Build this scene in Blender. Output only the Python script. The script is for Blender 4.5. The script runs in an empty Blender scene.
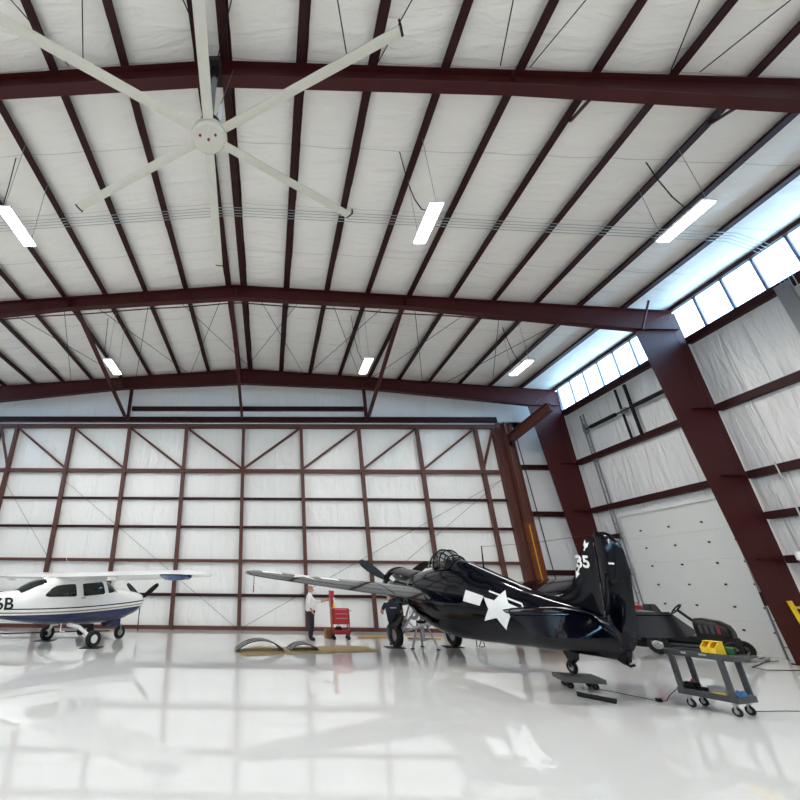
import bpy, bmesh, math, random
from mathutils import Vector, Matrix
R = math.radians
random.seed(7)
COL = bpy.context.scene.collection
SC = bpy.context.scene

# ------------------------------------------------------------------ materials
def lin(c):
    def f(v):
        v /= 255.0
        return v / 12.92 if v <= 0.04045 else ((v + 0.055) / 1.055) ** 2.4
    return (f(c[0]), f(c[1]), f(c[2]), 1.0)

class NT:
    def __init__(s, name):
        s.m = bpy.data.materials.new(name); s.m.use_nodes = True
        s.t = s.m.node_tree; s.t.nodes.clear()
        s.out = s.n('ShaderNodeOutputMaterial')
    def n(s, kind, **kw):
        x = s.t.nodes.new(kind)
        for k, v in kw.items():
            if k.startswith('_'): setattr(x, k[1:], v)
        return x
    def l(s, a, b): s.t.links.new(a, b)
    def math(s, op, a, b=None, c=None):
        x = s.t.nodes.new('ShaderNodeMath'); x.operation = op
        for i, v in enumerate((a, b, c)):
            if v is None: continue
            if isinstance(v, (int, float)): x.inputs[i].default_value = v
            else: s.l(v, x.inputs[i])
        return x.outputs[0]

def principled(nt, rgb, rough=.5, metal=0., coat=0., spec=.5):
    p = nt.n('ShaderNodeBsdfPrincipled')
    p.inputs['Base Color'].default_value = lin(rgb)
    p.inputs['Roughness'].default_value = rough
    p.inputs['Metallic'].default_value = metal
    p.inputs['Coat Weight'].default_value = coat
    p.inputs['Coat Roughness'].default_value = .05
    p.inputs['Specular IOR Level'].default_value = spec
    nt.l(p.outputs[0], nt.out.inputs[0])
    return p

def mat(name, rgb, rough=.5, metal=0., coat=0., var=.08, scale=6., bump=0., spec=.5):
    """a plain procedural material: base colour with a soft noise variation"""
    nt = NT(name); p = principled(nt, rgb, rough, metal, coat, spec)
    tc = nt.n('ShaderNodeTexCoord'); no = nt.n('ShaderNodeTexNoise')
    no.inputs['Scale'].default_value = scale; no.inputs['Detail'].default_value = 4
    nt.l(tc.outputs['Object'], no.inputs['Vector'])
    mx = nt.n('ShaderNodeMix'); mx.data_type = 'RGBA'
    a = lin(rgb)
    mx.inputs[6].default_value = tuple(max(0, v * (1 - var)) for v in a[:3]) + (1,)
    mx.inputs[7].default_value = tuple(min(1, v * (1 + var)) for v in a[:3]) + (1,)
    nt.l(no.outputs['Fac'], mx.inputs[0]); nt.l(mx.outputs[2], p.inputs['Base Color'])
    if bump:
        b = nt.n('ShaderNodeBump'); b.inputs['Strength'].default_value = bump; b.inputs['Distance'].default_value = .02
        nt.l(no.outputs['Fac'], b.inputs['Height']); nt.l(b.outputs[0], p.inputs['Normal'])
    return nt.m

def vinyl(name, rgb, seam_axis, seam=1.83, stretch=(1, 1, 1), strength=.5, rough=.38, seamdark=.72):
    """white vinyl faced insulation blanket: soft wrinkles and taped seams"""
    nt = NT(name); p = principled(nt, rgb, rough)
    tc = nt.n('ShaderNodeTexCoord'); mp = nt.n('ShaderNodeMapping')
    mp.inputs['Scale'].default_value = stretch
    nt.l(tc.outputs['Object'], mp.inputs[0])
    n1 = nt.n('ShaderNodeTexNoise'); n1.inputs['Scale'].default_value = 1.1; n1.inputs['Detail'].default_value = 5
    n1.inputs['Distortion'].default_value = .8
    n2 = nt.n('ShaderNodeTexNoise'); n2.inputs['Scale'].default_value = .5; n2.inputs['Detail'].default_value = 2
    nt.l(mp.outputs[0], n1.inputs['Vector']); nt.l(tc.outputs['Object'], n2.inputs['Vector'])
    sx = nt.n('ShaderNodeSeparateXYZ'); nt.l(tc.outputs['Object'], sx.inputs[0])
    v = sx.outputs[seam_axis]
    wob = nt.math('MULTIPLY', n2.outputs['Fac'], .12)
    fr = nt.math('FRACT', nt.math('DIVIDE', nt.math('ADD', nt.math('ADD', v, wob), 400.), seam))
    d = nt.math('ABSOLUTE', nt.math('SUBTRACT', fr, .5))
    line = nt.math('LESS_THAN', d, .006)
    h = nt.math('ADD', n1.outputs['Fac'], nt.math('MULTIPLY', line, -.25))
    b = nt.n('ShaderNodeBump'); b.inputs['Strength'].default_value = strength; b.inputs['Distance'].default_value = .12
    nt.l(h, b.inputs['Height']); nt.l(b.outputs[0], p.inputs['Normal'])
    mx = nt.n('ShaderNodeMix'); mx.data_type = 'RGBA'
    a = lin(rgb); mx.inputs[6].default_value = a
    mx.inputs[7].default_value = tuple(x * seamdark for x in a[:3]) + (1,)
    nt.l(line, mx.inputs[0]); nt.l(mx.outputs[2], p.inputs['Base Color'])
    return nt.m

M = {}
M['steel'] = mat('dark_red_steel', (62, 14, 16), .5, 0, 0, .15, 3, spec=.3)
M['purlin'] = mat('dark_red_purlin', (46, 12, 15), .55, 0, 0, .15, 3, spec=.25)
M['jamb'] = mat('brown_red_primer', (86, 46, 38), .55, 0, 0, .15, 4)
M['jamb_orange'] = mat('orange_primer', (118, 62, 34), .5, 0, 0, .12, 4)
M['yellow'] = mat('yellow_paint', (226, 190, 36), .45)
M['roofvinyl'] = vinyl('roof_vinyl', (240, 237, 231), 1, 1.83, (.6, 2.6, 1), .6)
M['wallvinyl'] = vinyl('wall_vinyl', (214, 214, 213), 1, 2.4, (1, 3.2, .5), .9, .3)
M['endvinyl'] = vinyl('end_vinyl', (236, 238, 240), 0, 1.4, (2.2, 1, .7), .5, .38, .85)
M['doorvinyl'] = vinyl('door_vinyl', (236, 236, 232), 0, 2.81, (1.8, 1, .8), .55, .33, .93)
M['sectional'] = mat('white_door_panel', (212, 213, 210), .5, 0, 0, .03, 2)
M['galv'] = mat('galvanised_steel', (150, 152, 154), .4, .7, 0, .15, 20)
M['conduit'] = mat('grey_conduit', (176, 180, 180), .45, .1)
M['black'] = mat('black_plastic', (11, 11, 12), .5, spec=.3)
M['rubber'] = mat('black_rubber', (18, 18, 19), .75)
M['blackmetal'] = mat('black_metal', (12, 12, 14), .38, spec=.35)
M['lightgrey'] = mat('pale_grey_paint', (196, 198, 198), .35)
M['fanwhite'] = mat('fan_white', (205, 204, 192), .4)
M['white'] = mat('white_paint', (232, 232, 230), .3, 0, .3)
M['insig'] = mat('insignia_white', (240, 240, 238), .35)
M['silver'] = mat('bare_aluminium', (170, 172, 174), .3, .9, 0, .15, 12)
M['chrome'] = mat('chrome', (210, 212, 215), .12, 1.)
M['cardboard'] = mat('brown_cardboard', (150, 110, 68), .8)
M['mat'] = mat('tan_board', (168, 146, 104), .7)
M['plank'] = mat('pale_wood', (196, 160, 104), .6)
M['red'] = mat('red_paint', (176, 20, 30), .35, 0, .3)
M['cartgrey'] = mat('grey_resin', (58, 60, 63), .5)
M['dollygrey'] = mat('grey_dolly_board', (88, 87, 84), .7, 0, 0, .25, 9)
M['blue'] = mat('blue_cloth', (60, 112, 160), .8)
M['green'] = mat('green_paint', (34, 92, 50), .5)
M['greybox'] = mat('light_grey_plastic', (150, 154, 156), .5)
M['darkred'] = mat('dark_red_plastic', (120, 26, 30), .5)
M['skin'] = mat('skin', (196, 140, 116), .55)
M['hairgrey'] = mat('grey_hair', (140, 126, 118), .8)
M['hairdark'] = mat('brown_hair', (52, 38, 30), .8)
M['shirt'] = mat('white_shirt', (228, 226, 226), .8)
M['trousers'] = mat('navy_trousers', (24, 28, 36), .8)
M['tee'] = mat('navy_tee', (22, 26, 40), .85)
M['jeans'] = mat('grey_blue_jeans', (92, 102, 116), .85)
M['navy'] = mat('glossy_sea_blue', (3, 5, 15), .1, 0, 0, .25, 2, spec=.33)
M['navyunder'] = mat('cowl_black', (16, 18, 20), .22, 0, 0, .2, 3, spec=.4)
M['glassdark'] = mat('dark_window', (16, 28, 28), .06, 0, .5, .3, 2)
M['leather'] = mat('black_leather', (14, 14, 15), .4)
M['navystripe'] = mat('navy_paint', (34, 44, 84), .25, 0, .3)

def floor_mat():
    nt = NT('white_epoxy'); p = principled(nt, (214, 214, 211), .0, 0, .0, .5)
    tc = nt.n('ShaderNodeTexCoord'); no = nt.n('ShaderNodeTexNoise')
    no.inputs['Scale'].default_value = .35; no.inputs['Detail'].default_value = 5
    nt.l(tc.outputs['Object'], no.inputs['Vector'])
    mx = nt.n('ShaderNodeMix'); mx.data_type = 'RGBA'
    mx.inputs[6].default_value = lin((206, 206, 203)); mx.inputs[7].default_value = lin((220, 220, 218))
    nt.l(no.outputs['Fac'], mx.inputs[0]); nt.l(mx.outputs[2], p.inputs['Base Color'])
    n2 = nt.n('ShaderNodeTexNoise'); n2.inputs['Scale'].default_value = 1.2; n2.inputs['Detail'].default_value = 2
    nt.l(tc.outputs['Object'], n2.inputs['Vector'])
    b = nt.n('ShaderNodeBump'); b.inputs['Strength'].default_value = .015; b.inputs['Distance'].default_value = .05
    return nt.m
M['floor'] = floor_mat()

def glass_mat(name, tint, rough=.02, refl=.12):
    nt = NT(name)
    t = nt.n('ShaderNodeBsdfTransparent'); t.inputs[0].default_value = tint
    g = nt.n('ShaderNodeBsdfGlossy'); g.inputs['Roughness'].default_value = rough
    mx = nt.n('ShaderNodeMixShader'); mx.inputs[0].default_value = refl
    nt.l(t.outputs[0], mx.inputs[1]); nt.l(g.outputs[0], mx.inputs[2]); nt.l(mx.outputs[0], nt.out.inputs[0])
    return nt.m
M['canopy'] = glass_mat('canopy_glass', (.8, .84, .84, 1), .02, .15)

def pane_mat():
    """translucent polycarbonate daylight panel: mostly passes the sky, partly scatters it"""
    nt = NT('daylight_panel')
    t = nt.n('ShaderNodeBsdfTransparent'); t.inputs[0].default_value = (.86, .95, 1, 1)
    d = nt.n('ShaderNodeBsdfTranslucent'); d.inputs[0].default_value = (.85, .92, 1, 1)
    mx = nt.n('ShaderNodeMixShader'); mx.inputs[0].default_value = .35
    nt.l(t.outputs[0], mx.inputs[1]); nt.l(d.outputs[0], mx.inputs[2]); nt.l(mx.outputs[0], nt.out.inputs[0])
    return nt.m
M['pane'] = pane_mat()

def emit_mat(name, col, strength):
    nt = NT(name); e = nt.n('ShaderNodeEmission')
    e.inputs[0].default_value = col; e.inputs[1].default_value = strength
    nt.l(e.outputs[0], nt.out.inputs[0]); return nt.m
M['lamp'] = emit_mat('lamp_diffuser', (1.0, .97, .925, 1), 12.)
M['lamp'].cycles.emission_sampling = 'NONE'

def cessna_mat():
    """white paint with a dark pinstripe, a gold stripe and a navy lower flank, each a band along the fuselage"""
    nt = NT('white_navy_livery'); p = principled(nt, (236, 236, 234), .22, 0, .4)
    tc = nt.n('ShaderNodeTexCoord'); s = nt.n('ShaderNodeSeparateXYZ'); nt.l(tc.outputs['Object'], s.inputs[0])
    x, z = s.outputs[0], s.outputs[2]
    top = nt.math('ADD', nt.math('ADD', nt.math('MULTIPLY', nt.math('MULTIPLY', x, x), .0125), nt.math('MULTIPLY', x, .028)), .885)
    f = nt.math('SUBTRACT', z, top)
    # lower limit of the navy rises towards the tail
    lowl = nt.math('MULTIPLY', nt.math('MAXIMUM', nt.math('SUBTRACT', -.9, x), 0.), .16)
    lo = nt.math('ADD', lowl, .575)
    lo = nt.math('MINIMUM', lo, 1.2)
    aft = nt.math('LESS_THAN', x, -.9)
    above_lo = nt.math('MAXIMUM', nt.math('GREATER_THAN', z, lo), nt.math('SUBTRACT', 1., aft))
    navy = nt.math('MULTIPLY', nt.math('LESS_THAN', f, 0.), above_lo)
    def band(a, b): return nt.math('MULTIPLY', nt.math('GREATER_THAN', f, a), nt.math('LESS_THAN', f, b))
    gold = band(.035, .075)
    dark = nt.math('MULTIPLY', band(.135, .168), nt.math('GREATER_THAN', x, -2.3))
    cur = None
    prev = lin((236, 236, 234))
    for fac, c in ((navy, (34, 44, 84)), (gold, (150, 138, 112)), (dark, (40, 34, 40))):
        mx = nt.n('ShaderNodeMix'); mx.data_type = 'RGBA'
        if cur is None: mx.inputs[6].default_value = prev
        else: nt.l(cur, mx.inputs[6])
        mx.inputs[7].default_value = lin(c); nt.l(fac, mx.inputs[0]); cur = mx.outputs[2]
    nt.l(cur, p.inputs['Base Color'])
    return nt.m
M['cessna'] = cessna_mat()

# ------------------------------------------------------------------ mesh helpers
class MB:
    def __init__(s): s.v = []; s.f = []
    def add(s, vs, fs):
        o = len(s.v); s.v += [Vector(v) for v in vs]; s.f += [tuple(i + o for i in f) for f in fs]; return s
    def box(s, c, d, rot=None):
        h = Vector(d) / 2; rm = rot or Matrix.Identity(3); c = Vector(c)
        vs = [c + rm @ Vector((a * h.x, b * h.y, e * h.z)) for a in (-1, 1) for b in (-1, 1) for e in (-1, 1)]
        return s.add(vs, [(0, 1, 3, 2), (4, 6, 7, 5), (0, 4, 5, 1), (2, 3, 7, 6), (0, 2, 6, 4), (1, 5, 7, 3)])
    def bar(s, p0, p1, w, h, up=(0, 0, 1)):
        p0, p1 = Vector(p0), Vector(p1); d = (p1 - p0); L = d.length; d.normalize()
        u = Vector(up)
        if abs(d.dot(u)) > .98: u = Vector((0, 1, 0))
        sd = d.cross(u).normalized(); u = sd.cross(d)
        return s.box((p0 + p1) / 2, (L, w, h), Matrix((d, sd, u)).transposed())
    def tube(s, pts, r, n=8, closed=False):
        pts = [Vector(p) for p in pts]; rr = r if isinstance(r, (list, tuple)) else [r] * len(pts)
        rings = []; N = len(pts); prev = None
        for i, p in enumerate(pts):
            if closed: t = pts[(i + 1) % N] - pts[i - 1]
            else: t = pts[min(i + 1, N - 1)] - pts[max(i - 1, 0)]
            t.normalize()
            if prev is None:
                a = Vector((0, 0, 1)) if abs(t.z) < .9 else Vector((1, 0, 0))
                nn = t.cross(a).normalized()
            else:
                nn = (prev - t * prev.dot(t)).normalized()
            prev = nn; b = t.cross(nn)
            rings.append([p + (nn * math.cos(k * 2 * math.pi / n) + b * math.sin(k * 2 * math.pi / n)) * rr[i] for k in range(n)])
        return s.loft(rings, not closed, closed)
    def loft(s, rings, cap=True, wrap=False):
        n = len(rings[0]); vs = [v for r in rings for v in r]; fs = []
        m = len(rings)
        for i in range(m if wrap else m - 1):
            a, b = i * n, ((i + 1) % m) * n
            for k in range(n):
                k2 = (k + 1) % n
                fs.append((a + k, a + k2, b + k2, b + k))
        if cap: fs += [tuple(range(n))[::-1], tuple(range((m - 1) * n, m * n))]
        return s.add(vs, fs)
    def cyl(s, p0, p1, r0, r1=None, n=16): return s.tube([p0, p1], [r0, r0 if r1 is None else r1], n)
    def prism(s, poly, d):
        """polygon of 3-D points pushed along the vector d"""
        d = Vector(d); n = len(poly); a = [Vector(p) for p in poly]
        return s.add(a + [p + d for p in a], [tuple(range(n))[::-1], tuple(range(n, 2 * n))] + [(k, (k + 1) % n, n + (k + 1) % n, n + k) for k in range(n)])
    def lathe(s, prof, n=24, axis='z', c=(0, 0, 0)):
        rings = []
        for k in range(n):
            a = 2 * math.pi * k / n; ring = []
            for (r, h) in prof:
                x, y = r * math.cos(a), r * math.sin(a)
                v = {'z': (x, y, h), 'x': (h, x, y), 'y': (y, h, x)}[axis]
                ring.append(Vector(v) + Vector(c))
            rings.append(ring)
        m = len(prof); vs = [v for r in rings for v in r]; fs = []
        for k in range(n):
            a, b = k * m, ((k + 1) % n) * m
            for i in range(m): fs.append((a + i, b + i, b + (i + 1) % m, a + (i + 1) % m))
        return s.add(vs, fs)
    def grid(s, fn, nu, nv):
        vs = [fn(i / nu, j / nv) for i in range(nu + 1) for j in range(nv + 1)]
        fs = [(i * (nv + 1) + j, (i + 1) * (nv + 1) + j, (i + 1) * (nv + 1) + j + 1, i * (nv + 1) + j + 1) for i in range(nu) for j in range(nv)]
        return s.add(vs, fs)
    def sphere(s, c, r, nu=16, nv=10):
        r = Vector(r) if not isinstance(r, (int, float)) else Vector((r, r, r)); c = Vector(c)
        rings = []
        for i in range(nv + 1):
            a = math.pi * (i + .02) / (nv + .04)
            rings.append([c + Vector((r.x * math.sin(a) * math.cos(2 * math.pi * k / nu), r.y * math.sin(a) * math.sin(2 * math.pi * k / nu), r.z * math.cos(a))) for k in range(nu)])
        return s.loft(rings)

def obj(name, mb, m, parent=None, smooth=True, bevel=0., solid=0., flip=True, angle=35):
    me = bpy.data.meshes.new(name); me.from_pydata([tuple(v) for v in mb.v], [], mb.f)
    if flip:
        bm = bmesh.new(); bm.from_mesh(me); bmesh.ops.remove_doubles(bm, verts=bm.verts, dist=1e-5)
        bmesh.ops.recalc_face_normals(bm, faces=bm.faces); bm.to_mesh(me); bm.free()
    if smooth:
        me.polygons.foreach_set('use_smooth', [True] * len(me.polygons)); me.set_sharp_from_angle(angle=R(angle))
    me.materials.append(M[m] if isinstance(m, str) else m); me.update()
    o = bpy.data.objects.new(name, me); COL.objects.link(o)
    if parent is not None: o.parent = parent
    if bevel:
        b = o.modifiers.new('bevel', 'BEVEL'); b.width = bevel; b.segments = 2; b.limit_method = 'ANGLE'
    if solid:
        b = o.modifiers.new('solid', 'SOLIDIFY'); b.thickness = solid; b.offset = 0
    return o

def tag(o, label, cat, group=None, kind=None):
    o['label'] = label; o['category'] = cat
    if group: o['group'] = group
    if kind: o['kind'] = kind
    return o
def struct(name, mb, m, label, cat, **kw): return tag(obj(name, mb, m, **kw), label, cat, kind='structure')
def thing(name, label, cat, loc=(0, 0, 0), rotz=0, group=None, kind=None):
    o = bpy.data.objects.new(name, None); COL.objects.link(o)
    o.location = loc; o.rotation_euler = (0, 0, rotz); o.empty_display_size = .3
    return tag(o, label, cat, group, kind)
def dup(root, loc, rotz, label, group=None):
    r = root.copy(); COL.objects.link(r); r.location = loc; r.rotation_euler = (0, 0, rotz); r['label'] = label
    if group: r['group'] = group
    for ch in list(root.children):
        c = ch.copy(); COL.objects.link(c); c.parent = r
        for g in ch.children:
            d = g.copy(); COL.objects.link(d); d.parent = c
    return r
ORD = 'first second third fourth fifth sixth seventh eighth ninth tenth eleventh twelfth thirteenth fourteenth fifteenth'.split()

# ------------------------------------------------------------------ the hangar: sizes
RX = -1.13                      # ridge line
XR, XL = 14.0, -16.26           # inner faces of the side walls
Y0, Y1 = -14.0, 19.95           # front and back walls
SL = .08                        # roof slope
ZR = 11.62                      # underside of the purlins at the ridge
def roofz(x): return ZR - SL * abs(x - RX)
FRAMES = (5.34, 12.5, 18.95)

# ------------------------------------------------------------------ structure: shell
struct('floor', MB().box(((XL + XR) / 2, (Y0 + Y1) / 2, -.1), (XR - XL + 1, Y1 - Y0 + 1, .2)), 'floor',
       'glossy white epoxy hangar floor reflecting the aircraft', 'floor', smooth=False)
off = [.33, 1.88, 3.33, 4.78, 6.23, 7.68, 9.13, 10.58, 12.03, 13.48]
xs = sorted([RX + d for d in off] + [RX - d for d in off])
allx = [XL - .2] + xs + [XR + .2]
def roof_fn_pts():
    px = []
    for a, b in zip(allx[:-1], allx[1:]):
        for k in range(6): px.append((a + (b - a) * k / 6, math.sin(math.pi * k / 6) * .05))
    px.append((allx[-1], 0)); return px
mb = MB(); px = roof_fn_pts()
ys = [Y0 - .2 + (Y1 - Y0 + .4) * k / 60 for k in range(61)]
mb.add([(x, y, roofz(x) + .2 - sag * (1 + .25 * math.sin(2.3 * y + 5 * x))) for y in ys for x, sag in px],
       [(j * len(px) + i, (j + 1) * len(px) + i, (j + 1) * len(px) + i + 1, j * len(px) + i + 1) for j in range(60) for i in range(len(px) - 1)])
mb.add([(x, y, roofz(x) + .5) for y in (Y0 - .2, Y1 + .2) for x in (XL - .2, RX, XR + .2)], [(0, 1, 4, 3), (1, 2, 5, 4)])
struct('ceiling', mb, 'roofvinyl', 'white vinyl insulation of the gabled roof between red purlins', 'ceiling', flip=False)

# right wall with a clerestory opening and the sectional door's opening
WZ0, WZ1 = 9.3, 10.55
mb = MB(); T = .12
def rw(y0, y1, z0, z1):
    mb.box((XR + T / 2, (y0 + y1) / 2, (z0 + z1) / 2), (T, y1 - y0, z1 - z0))
DY0, DY1, DZ = 13.42, 17.6, 4.3
rw(Y0, DY0, 0, WZ0); rw(DY0, DY1, DZ, WZ0); rw(DY1, Y1, 0, WZ0); rw(Y0, Y1, WZ1, WZ1 + .35)
rw(Y0, Y0 + .4, WZ0, WZ1); rw(Y1 - .35, Y1, WZ0, WZ1)
struct('wall_right', mb, 'wallvinyl', 'right wall of creased white vinyl insulation below the daylight strip', 'wall', smooth=False)
mb = MB()
mb.box((XL - T / 2, (Y0 + Y1) / 2, WZ0 / 2), (T, Y1 - Y0, WZ0)); mb.box((XL - T / 2, (Y0 + Y1) / 2, WZ1 + .2), (T, Y1 - Y0, .4))
struct('wall_left', mb, 'wallvinyl', 'left wall of white vinyl insulation outside the view', 'wall', smooth=False)
def gable(x0, x1, z0, y):
    p = [(x0, y, z0), (x1, y, z0), (x1, y, roofz(x1) + .35)]
    if x0 < RX < x1: p.append((RX, y, roofz(RX) + .35))
    p.append((x0, y, roofz(x0) + .35)); return p
mb = MB()
mb.prism(gable(XL, XR, 8.9, Y1), (0, .12, 0))
mb.box(((11.3 + XR) / 2, Y1 + .06, 4.6), (XR - 11.3, .12, 9.2)); mb.box(((XL - 13.5) / 2, Y1 + .06, 4.6), (-13.5 - XL, .12, 9.2))
struct('wall_back', mb, 'endvinyl', 'end wall of white vinyl insulation around the big hangar door', 'wall', smooth=False)
struct('wall_front', MB().prism(gable(XL, XR, 0, Y0 - .12), (0, .12, 0)), 'endvinyl', 'front wall of white insulation behind the viewer', 'wall', smooth=False)

# daylight strips: one per bay, panes and mullions are parts
def strip(n, y0, y1, pitch, mw, label, side=1):
    root = thing('window_%d' % n, label, 'window', kind='structure')
    x = XR + .03 if side > 0 else XL - .03
    k = max(1, round((y1 - y0) / pitch)); dy = (y1 - y0) / k
    for i in range(k):
        obj('pane', MB().box((x, y0 + dy * (i + .5), (WZ0 + WZ1) / 2), (.02, dy - .02, WZ1 - WZ0)), 'pane', root, smooth=False)
    for i in range(k + 1):
        obj('mullion', MB().box((x - .05 * side, y0 + dy * i, (WZ0 + WZ1) / 2), (.06, mw, WZ1 - WZ0)), 'mullion', root, smooth=False)
M['mullion'] = mat('mullion_grey', (118, 112, 140), .5)
strip(1, 12.64, 19.75, .89, .05, 'narrow daylight strip of panes between the middle and far columns')
strip(2, 5.42, 12.62, .9, .07, 'bright daylight strip of panes above the wall nearest the viewer')
strip(3, -13.6, 5.4, .95, .09, 'daylight strip continuing past the view')
strip(4, -13.6, 19.6, 1.2, .09, 'unseen daylight strip added for its light high on the left wall', -1)  # unseen panes, added to let more sky light into the hall

# ------------------------------------------------------------------ steel frames
def ibeam(mb, outer, inner, y, fw, tf=.02, tw=.014):
    """tapered I section along two polylines in the XZ plane at depth y"""
    for (a, b), (c, d) in zip(zip(outer[:-1], outer[1:]), zip(inner[:-1], inner[1:])):
        mb.prism([(a[0], y - tw / 2, a[1]), (b[0], y - tw / 2, b[1]), (d[0], y - tw / 2, d[1]), (c[0], y - tw / 2, c[1])], (0, tw, 0))
    for line in (outer, inner):
        for a, b in zip(line[:-1], line[1:]):
            mb.bar((a[0], y, a[1]), (b[0], y, b[1]), fw, tf)
def frame(i, y, label, dr, dm, dk):
    root = thing('steel_frame', label, 'steel frame', group='red portal frames')
    kx = 13.88
    r_top = [(RX - (kx - RX), roofz(kx)), (RX, ZR), (kx, roofz(kx))]
    # rafter: dr deep at the ridge, dm at the pinch, dk at the knee
    o = []; inn = []
    for x, d in ((RX - (kx - RX), dk), (RX - 6, dm), (RX, dr), (RX + 6, dm), (12.6, dk)):
        o.append((x, roofz(x) - .01)); inn.append((x, roofz(x) - d))
    o[-1] = (kx, roofz(kx)); inn[-1] = (12.55, roofz(12.55) - dk)
    o[0] = (2 * RX - kx, roofz(kx)); inn[0] = (2 * RX - 12.55, roofz(12.55) - dk)
    mb = MB(); ibeam(mb, o, inn, y, .24)
    obj('rafter', mb, 'steel', root, smooth=False)
    for x in (RX, RX + 6, RX - 6):
        d = dr if x == RX else dm
        obj('splice_plate', MB().box((x, y, roofz(x) - d / 2), (.03, .22, d)), 'steel', root, smooth=False)
    for sgn in (1, -1):
        X = lambda x: x if sgn > 0 else 2 * RX - x
        mb = MB()
        ibeam(mb, [(X(13.8), 0.01), (X(13.86), roofz(kx) - .02)], [(X(13.22), .01), (X(12.55), roofz(12.55) - dk)], y, .26)
        mb.bar((X(12.55), y, roofz(12.55) - dk), (X(13.84), y, roofz(12.55) - dk - .02), .24, .02)
        obj('column', mb, 'steel', root, smooth=False)
        obj('base_plate', MB().box((X(13.5), y, .012), (.75, .32, .024)), 'steel', root, smooth=False)
        for z in (2.46, 4.75, 6.85):
            obj('stiffener', MB().box((X(13.5), y - .06, z), (.62, .1, .012)), 'steel', root, smooth=False)
    return root
frame(0, FRAMES[0], 'nearest red steel frame crossing just above the ceiling fan', .48, .42, .76)
frame(1, FRAMES[1], 'middle red steel frame with the big tapered column beside the sectional door', .52, .46, .8)
frame(2, FRAMES[2], 'farthest red steel frame just in front of the hangar door wall', .8, .6, .85)

# purlins run the length of the building
def zsec(x, w=.085, h=.2, t=.012, s=1):
    z = roofz(x)
    return [(x - t / 2, z + t), (x - t / 2, z + h), (x - s * w, z + h), (x - s * w, z + h + t), (x + t / 2, z + h + t), (x + t / 2, z + t)]
def purlin_mesh(x):
    s = 1 if x > RX else -1
    mb = MB(); z = roofz(x)
    mb.box((x, (Y0 + Y1) / 2, z + .1), (.014, Y1 - Y0, .2))
    mb.box((x - s * .08, (Y0 + Y1) / 2, z + .006), (.17, Y1 - Y0, .012)); mb.box((x + s * .045, (Y0 + Y1) / 2, z + .194), (.1, Y1 - Y0, .012))
    mb.box((x - s * .16, (Y0 + Y1) / 2, z + .016), (.01, Y1 - Y0, .03))
    return mb
for s, sd in ((1, 'right'), (-1, 'left')):
    for i, d in enumerate(off):
        o = obj('roof_purlin', purlin_mesh(RX + s * d), 'purlin', smooth=False)
        tag(o, '%s dark red roof purlin to the %s of the roof ridge' % (ORD[i], sd), 'purlin', 'roof purlins')
tag(obj('eave_strut', MB().box((XR - .09, (Y0 + Y1) / 2, 10.52), (.14, Y1 - Y0, .13)), 'purlin', smooth=False),
    'dark eave strut along the top of the daylight strip', 'eave strut')
tag(obj('eave_strut', MB().box((XL + .08, (Y0 + Y1) / 2, 10.46), (.16, Y1 - Y0, .2)), 'purlin', smooth=False),
    'dark eave strut along the top of the left wall outside the view', 'eave strut')

# wall girts, one per bay and height
def girt(y0, y1, z, label, h=.2, name='wall_girt'):
    mb = MB().box((XR - .02, (y0 + y1) / 2, z), (.012, y1 - y0, h))
    mb = MB().box((XR - .17, (y0 + y1) / 2, z), (.014, y1 - y0, h)).box((XR - .085, (y0 + y1) / 2, z + h / 2), (.18, y1 - y0, .014)).box((XR - .085, (y0 + y1) / 2, z - h / 2), (.18, y1 - y0, .014))
    tag(obj(name, mb, 'purlin', smooth=False), label, 'girt', 'right wall girts')
for (a, b, nm) in ((Y0, 12.38, 'in the near bay'), (12.62, 18.82, 'in the far bay')):
    girt(a, b, 9.22, 'dark red girt under the daylight strip ' + nm, .22)
    girt(a, b, 6.84, 'dark red girt at two thirds height of the right wall ' + nm)
    girt(a, b, 4.74, ('dark red girt above the sectional door' if a > 0 else 'dark red girt third from the top in the near bay'))
girt(Y0, 12.38, 3.6, 'dark red girt fourth from the top in the near bay', .18)
girt(Y0, 12.38, 2.46, 'lowest dark red girt beside the big column', .18)
girt(17.72, 18.82, 3.6, 'short dark girt left of the sectional door', .18)
girt(17.72, 18.82, 2.3, 'lowest short dark girt left of the sectional door', .18)

# end wall girts right of the hangar door and above it
def egirt(x0, x1, z, label, h=.2):
    mb = MB().box(((x0 + x1) / 2, Y1 - .16, z), (x1 - x0, .014, h)).box(((x0 + x1) / 2, Y1 - .08, z - h / 2), (x1 - x0, .16, .014)).box(((x0 + x1) / 2, Y1 - .08, z + h / 2), (x1 - x0, .16, .014))
    tag(obj('wall_girt', mb, 'purlin', smooth=False), label, 'girt', 'end wall girts')
for z, l in ((6.9, 'upper'), (4.75, 'middle'), (2.3, 'lower')):
    egirt(11.75, 13.9, z, l + ' dark girt on the end wall right of the hangar door')
egirt(-6.85, 4.85, 9.86, 'dark girt on the end wall above the hangar door header')
egirt(XL, 11.3, 9.27, 'dark header girt directly above the hangar door', .26)

# header hangers and the long kicker struts
for x, l in ((-6.95, 'left'), (4.9, 'right')):
    tag(obj('header_hanger', MB().box((x, Y1 - .25, (9.2 + roofz(x)) / 2), (.14, .14, roofz(x) - 9.2)), 'steel', smooth=False),
        'short red upright at the %s end of the girt above the hangar door' % l, 'post', 'header hangers')
for x0, x1, l in ((-6.9, -7.1, 'left'), (-1.3, -1.25, 'middle'), (4.8, 5.0, 'right')):
    mb = MB().bar((x0, 12.62, roofz(x0) - .32), (x1, 19.72, 9.36), .13, .13)
    tag(obj('kicker_strut', mb, 'steel', smooth=False), '%s sloping red strut from the middle frame to the door header' % l, 'strut', 'kicker struts')

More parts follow.
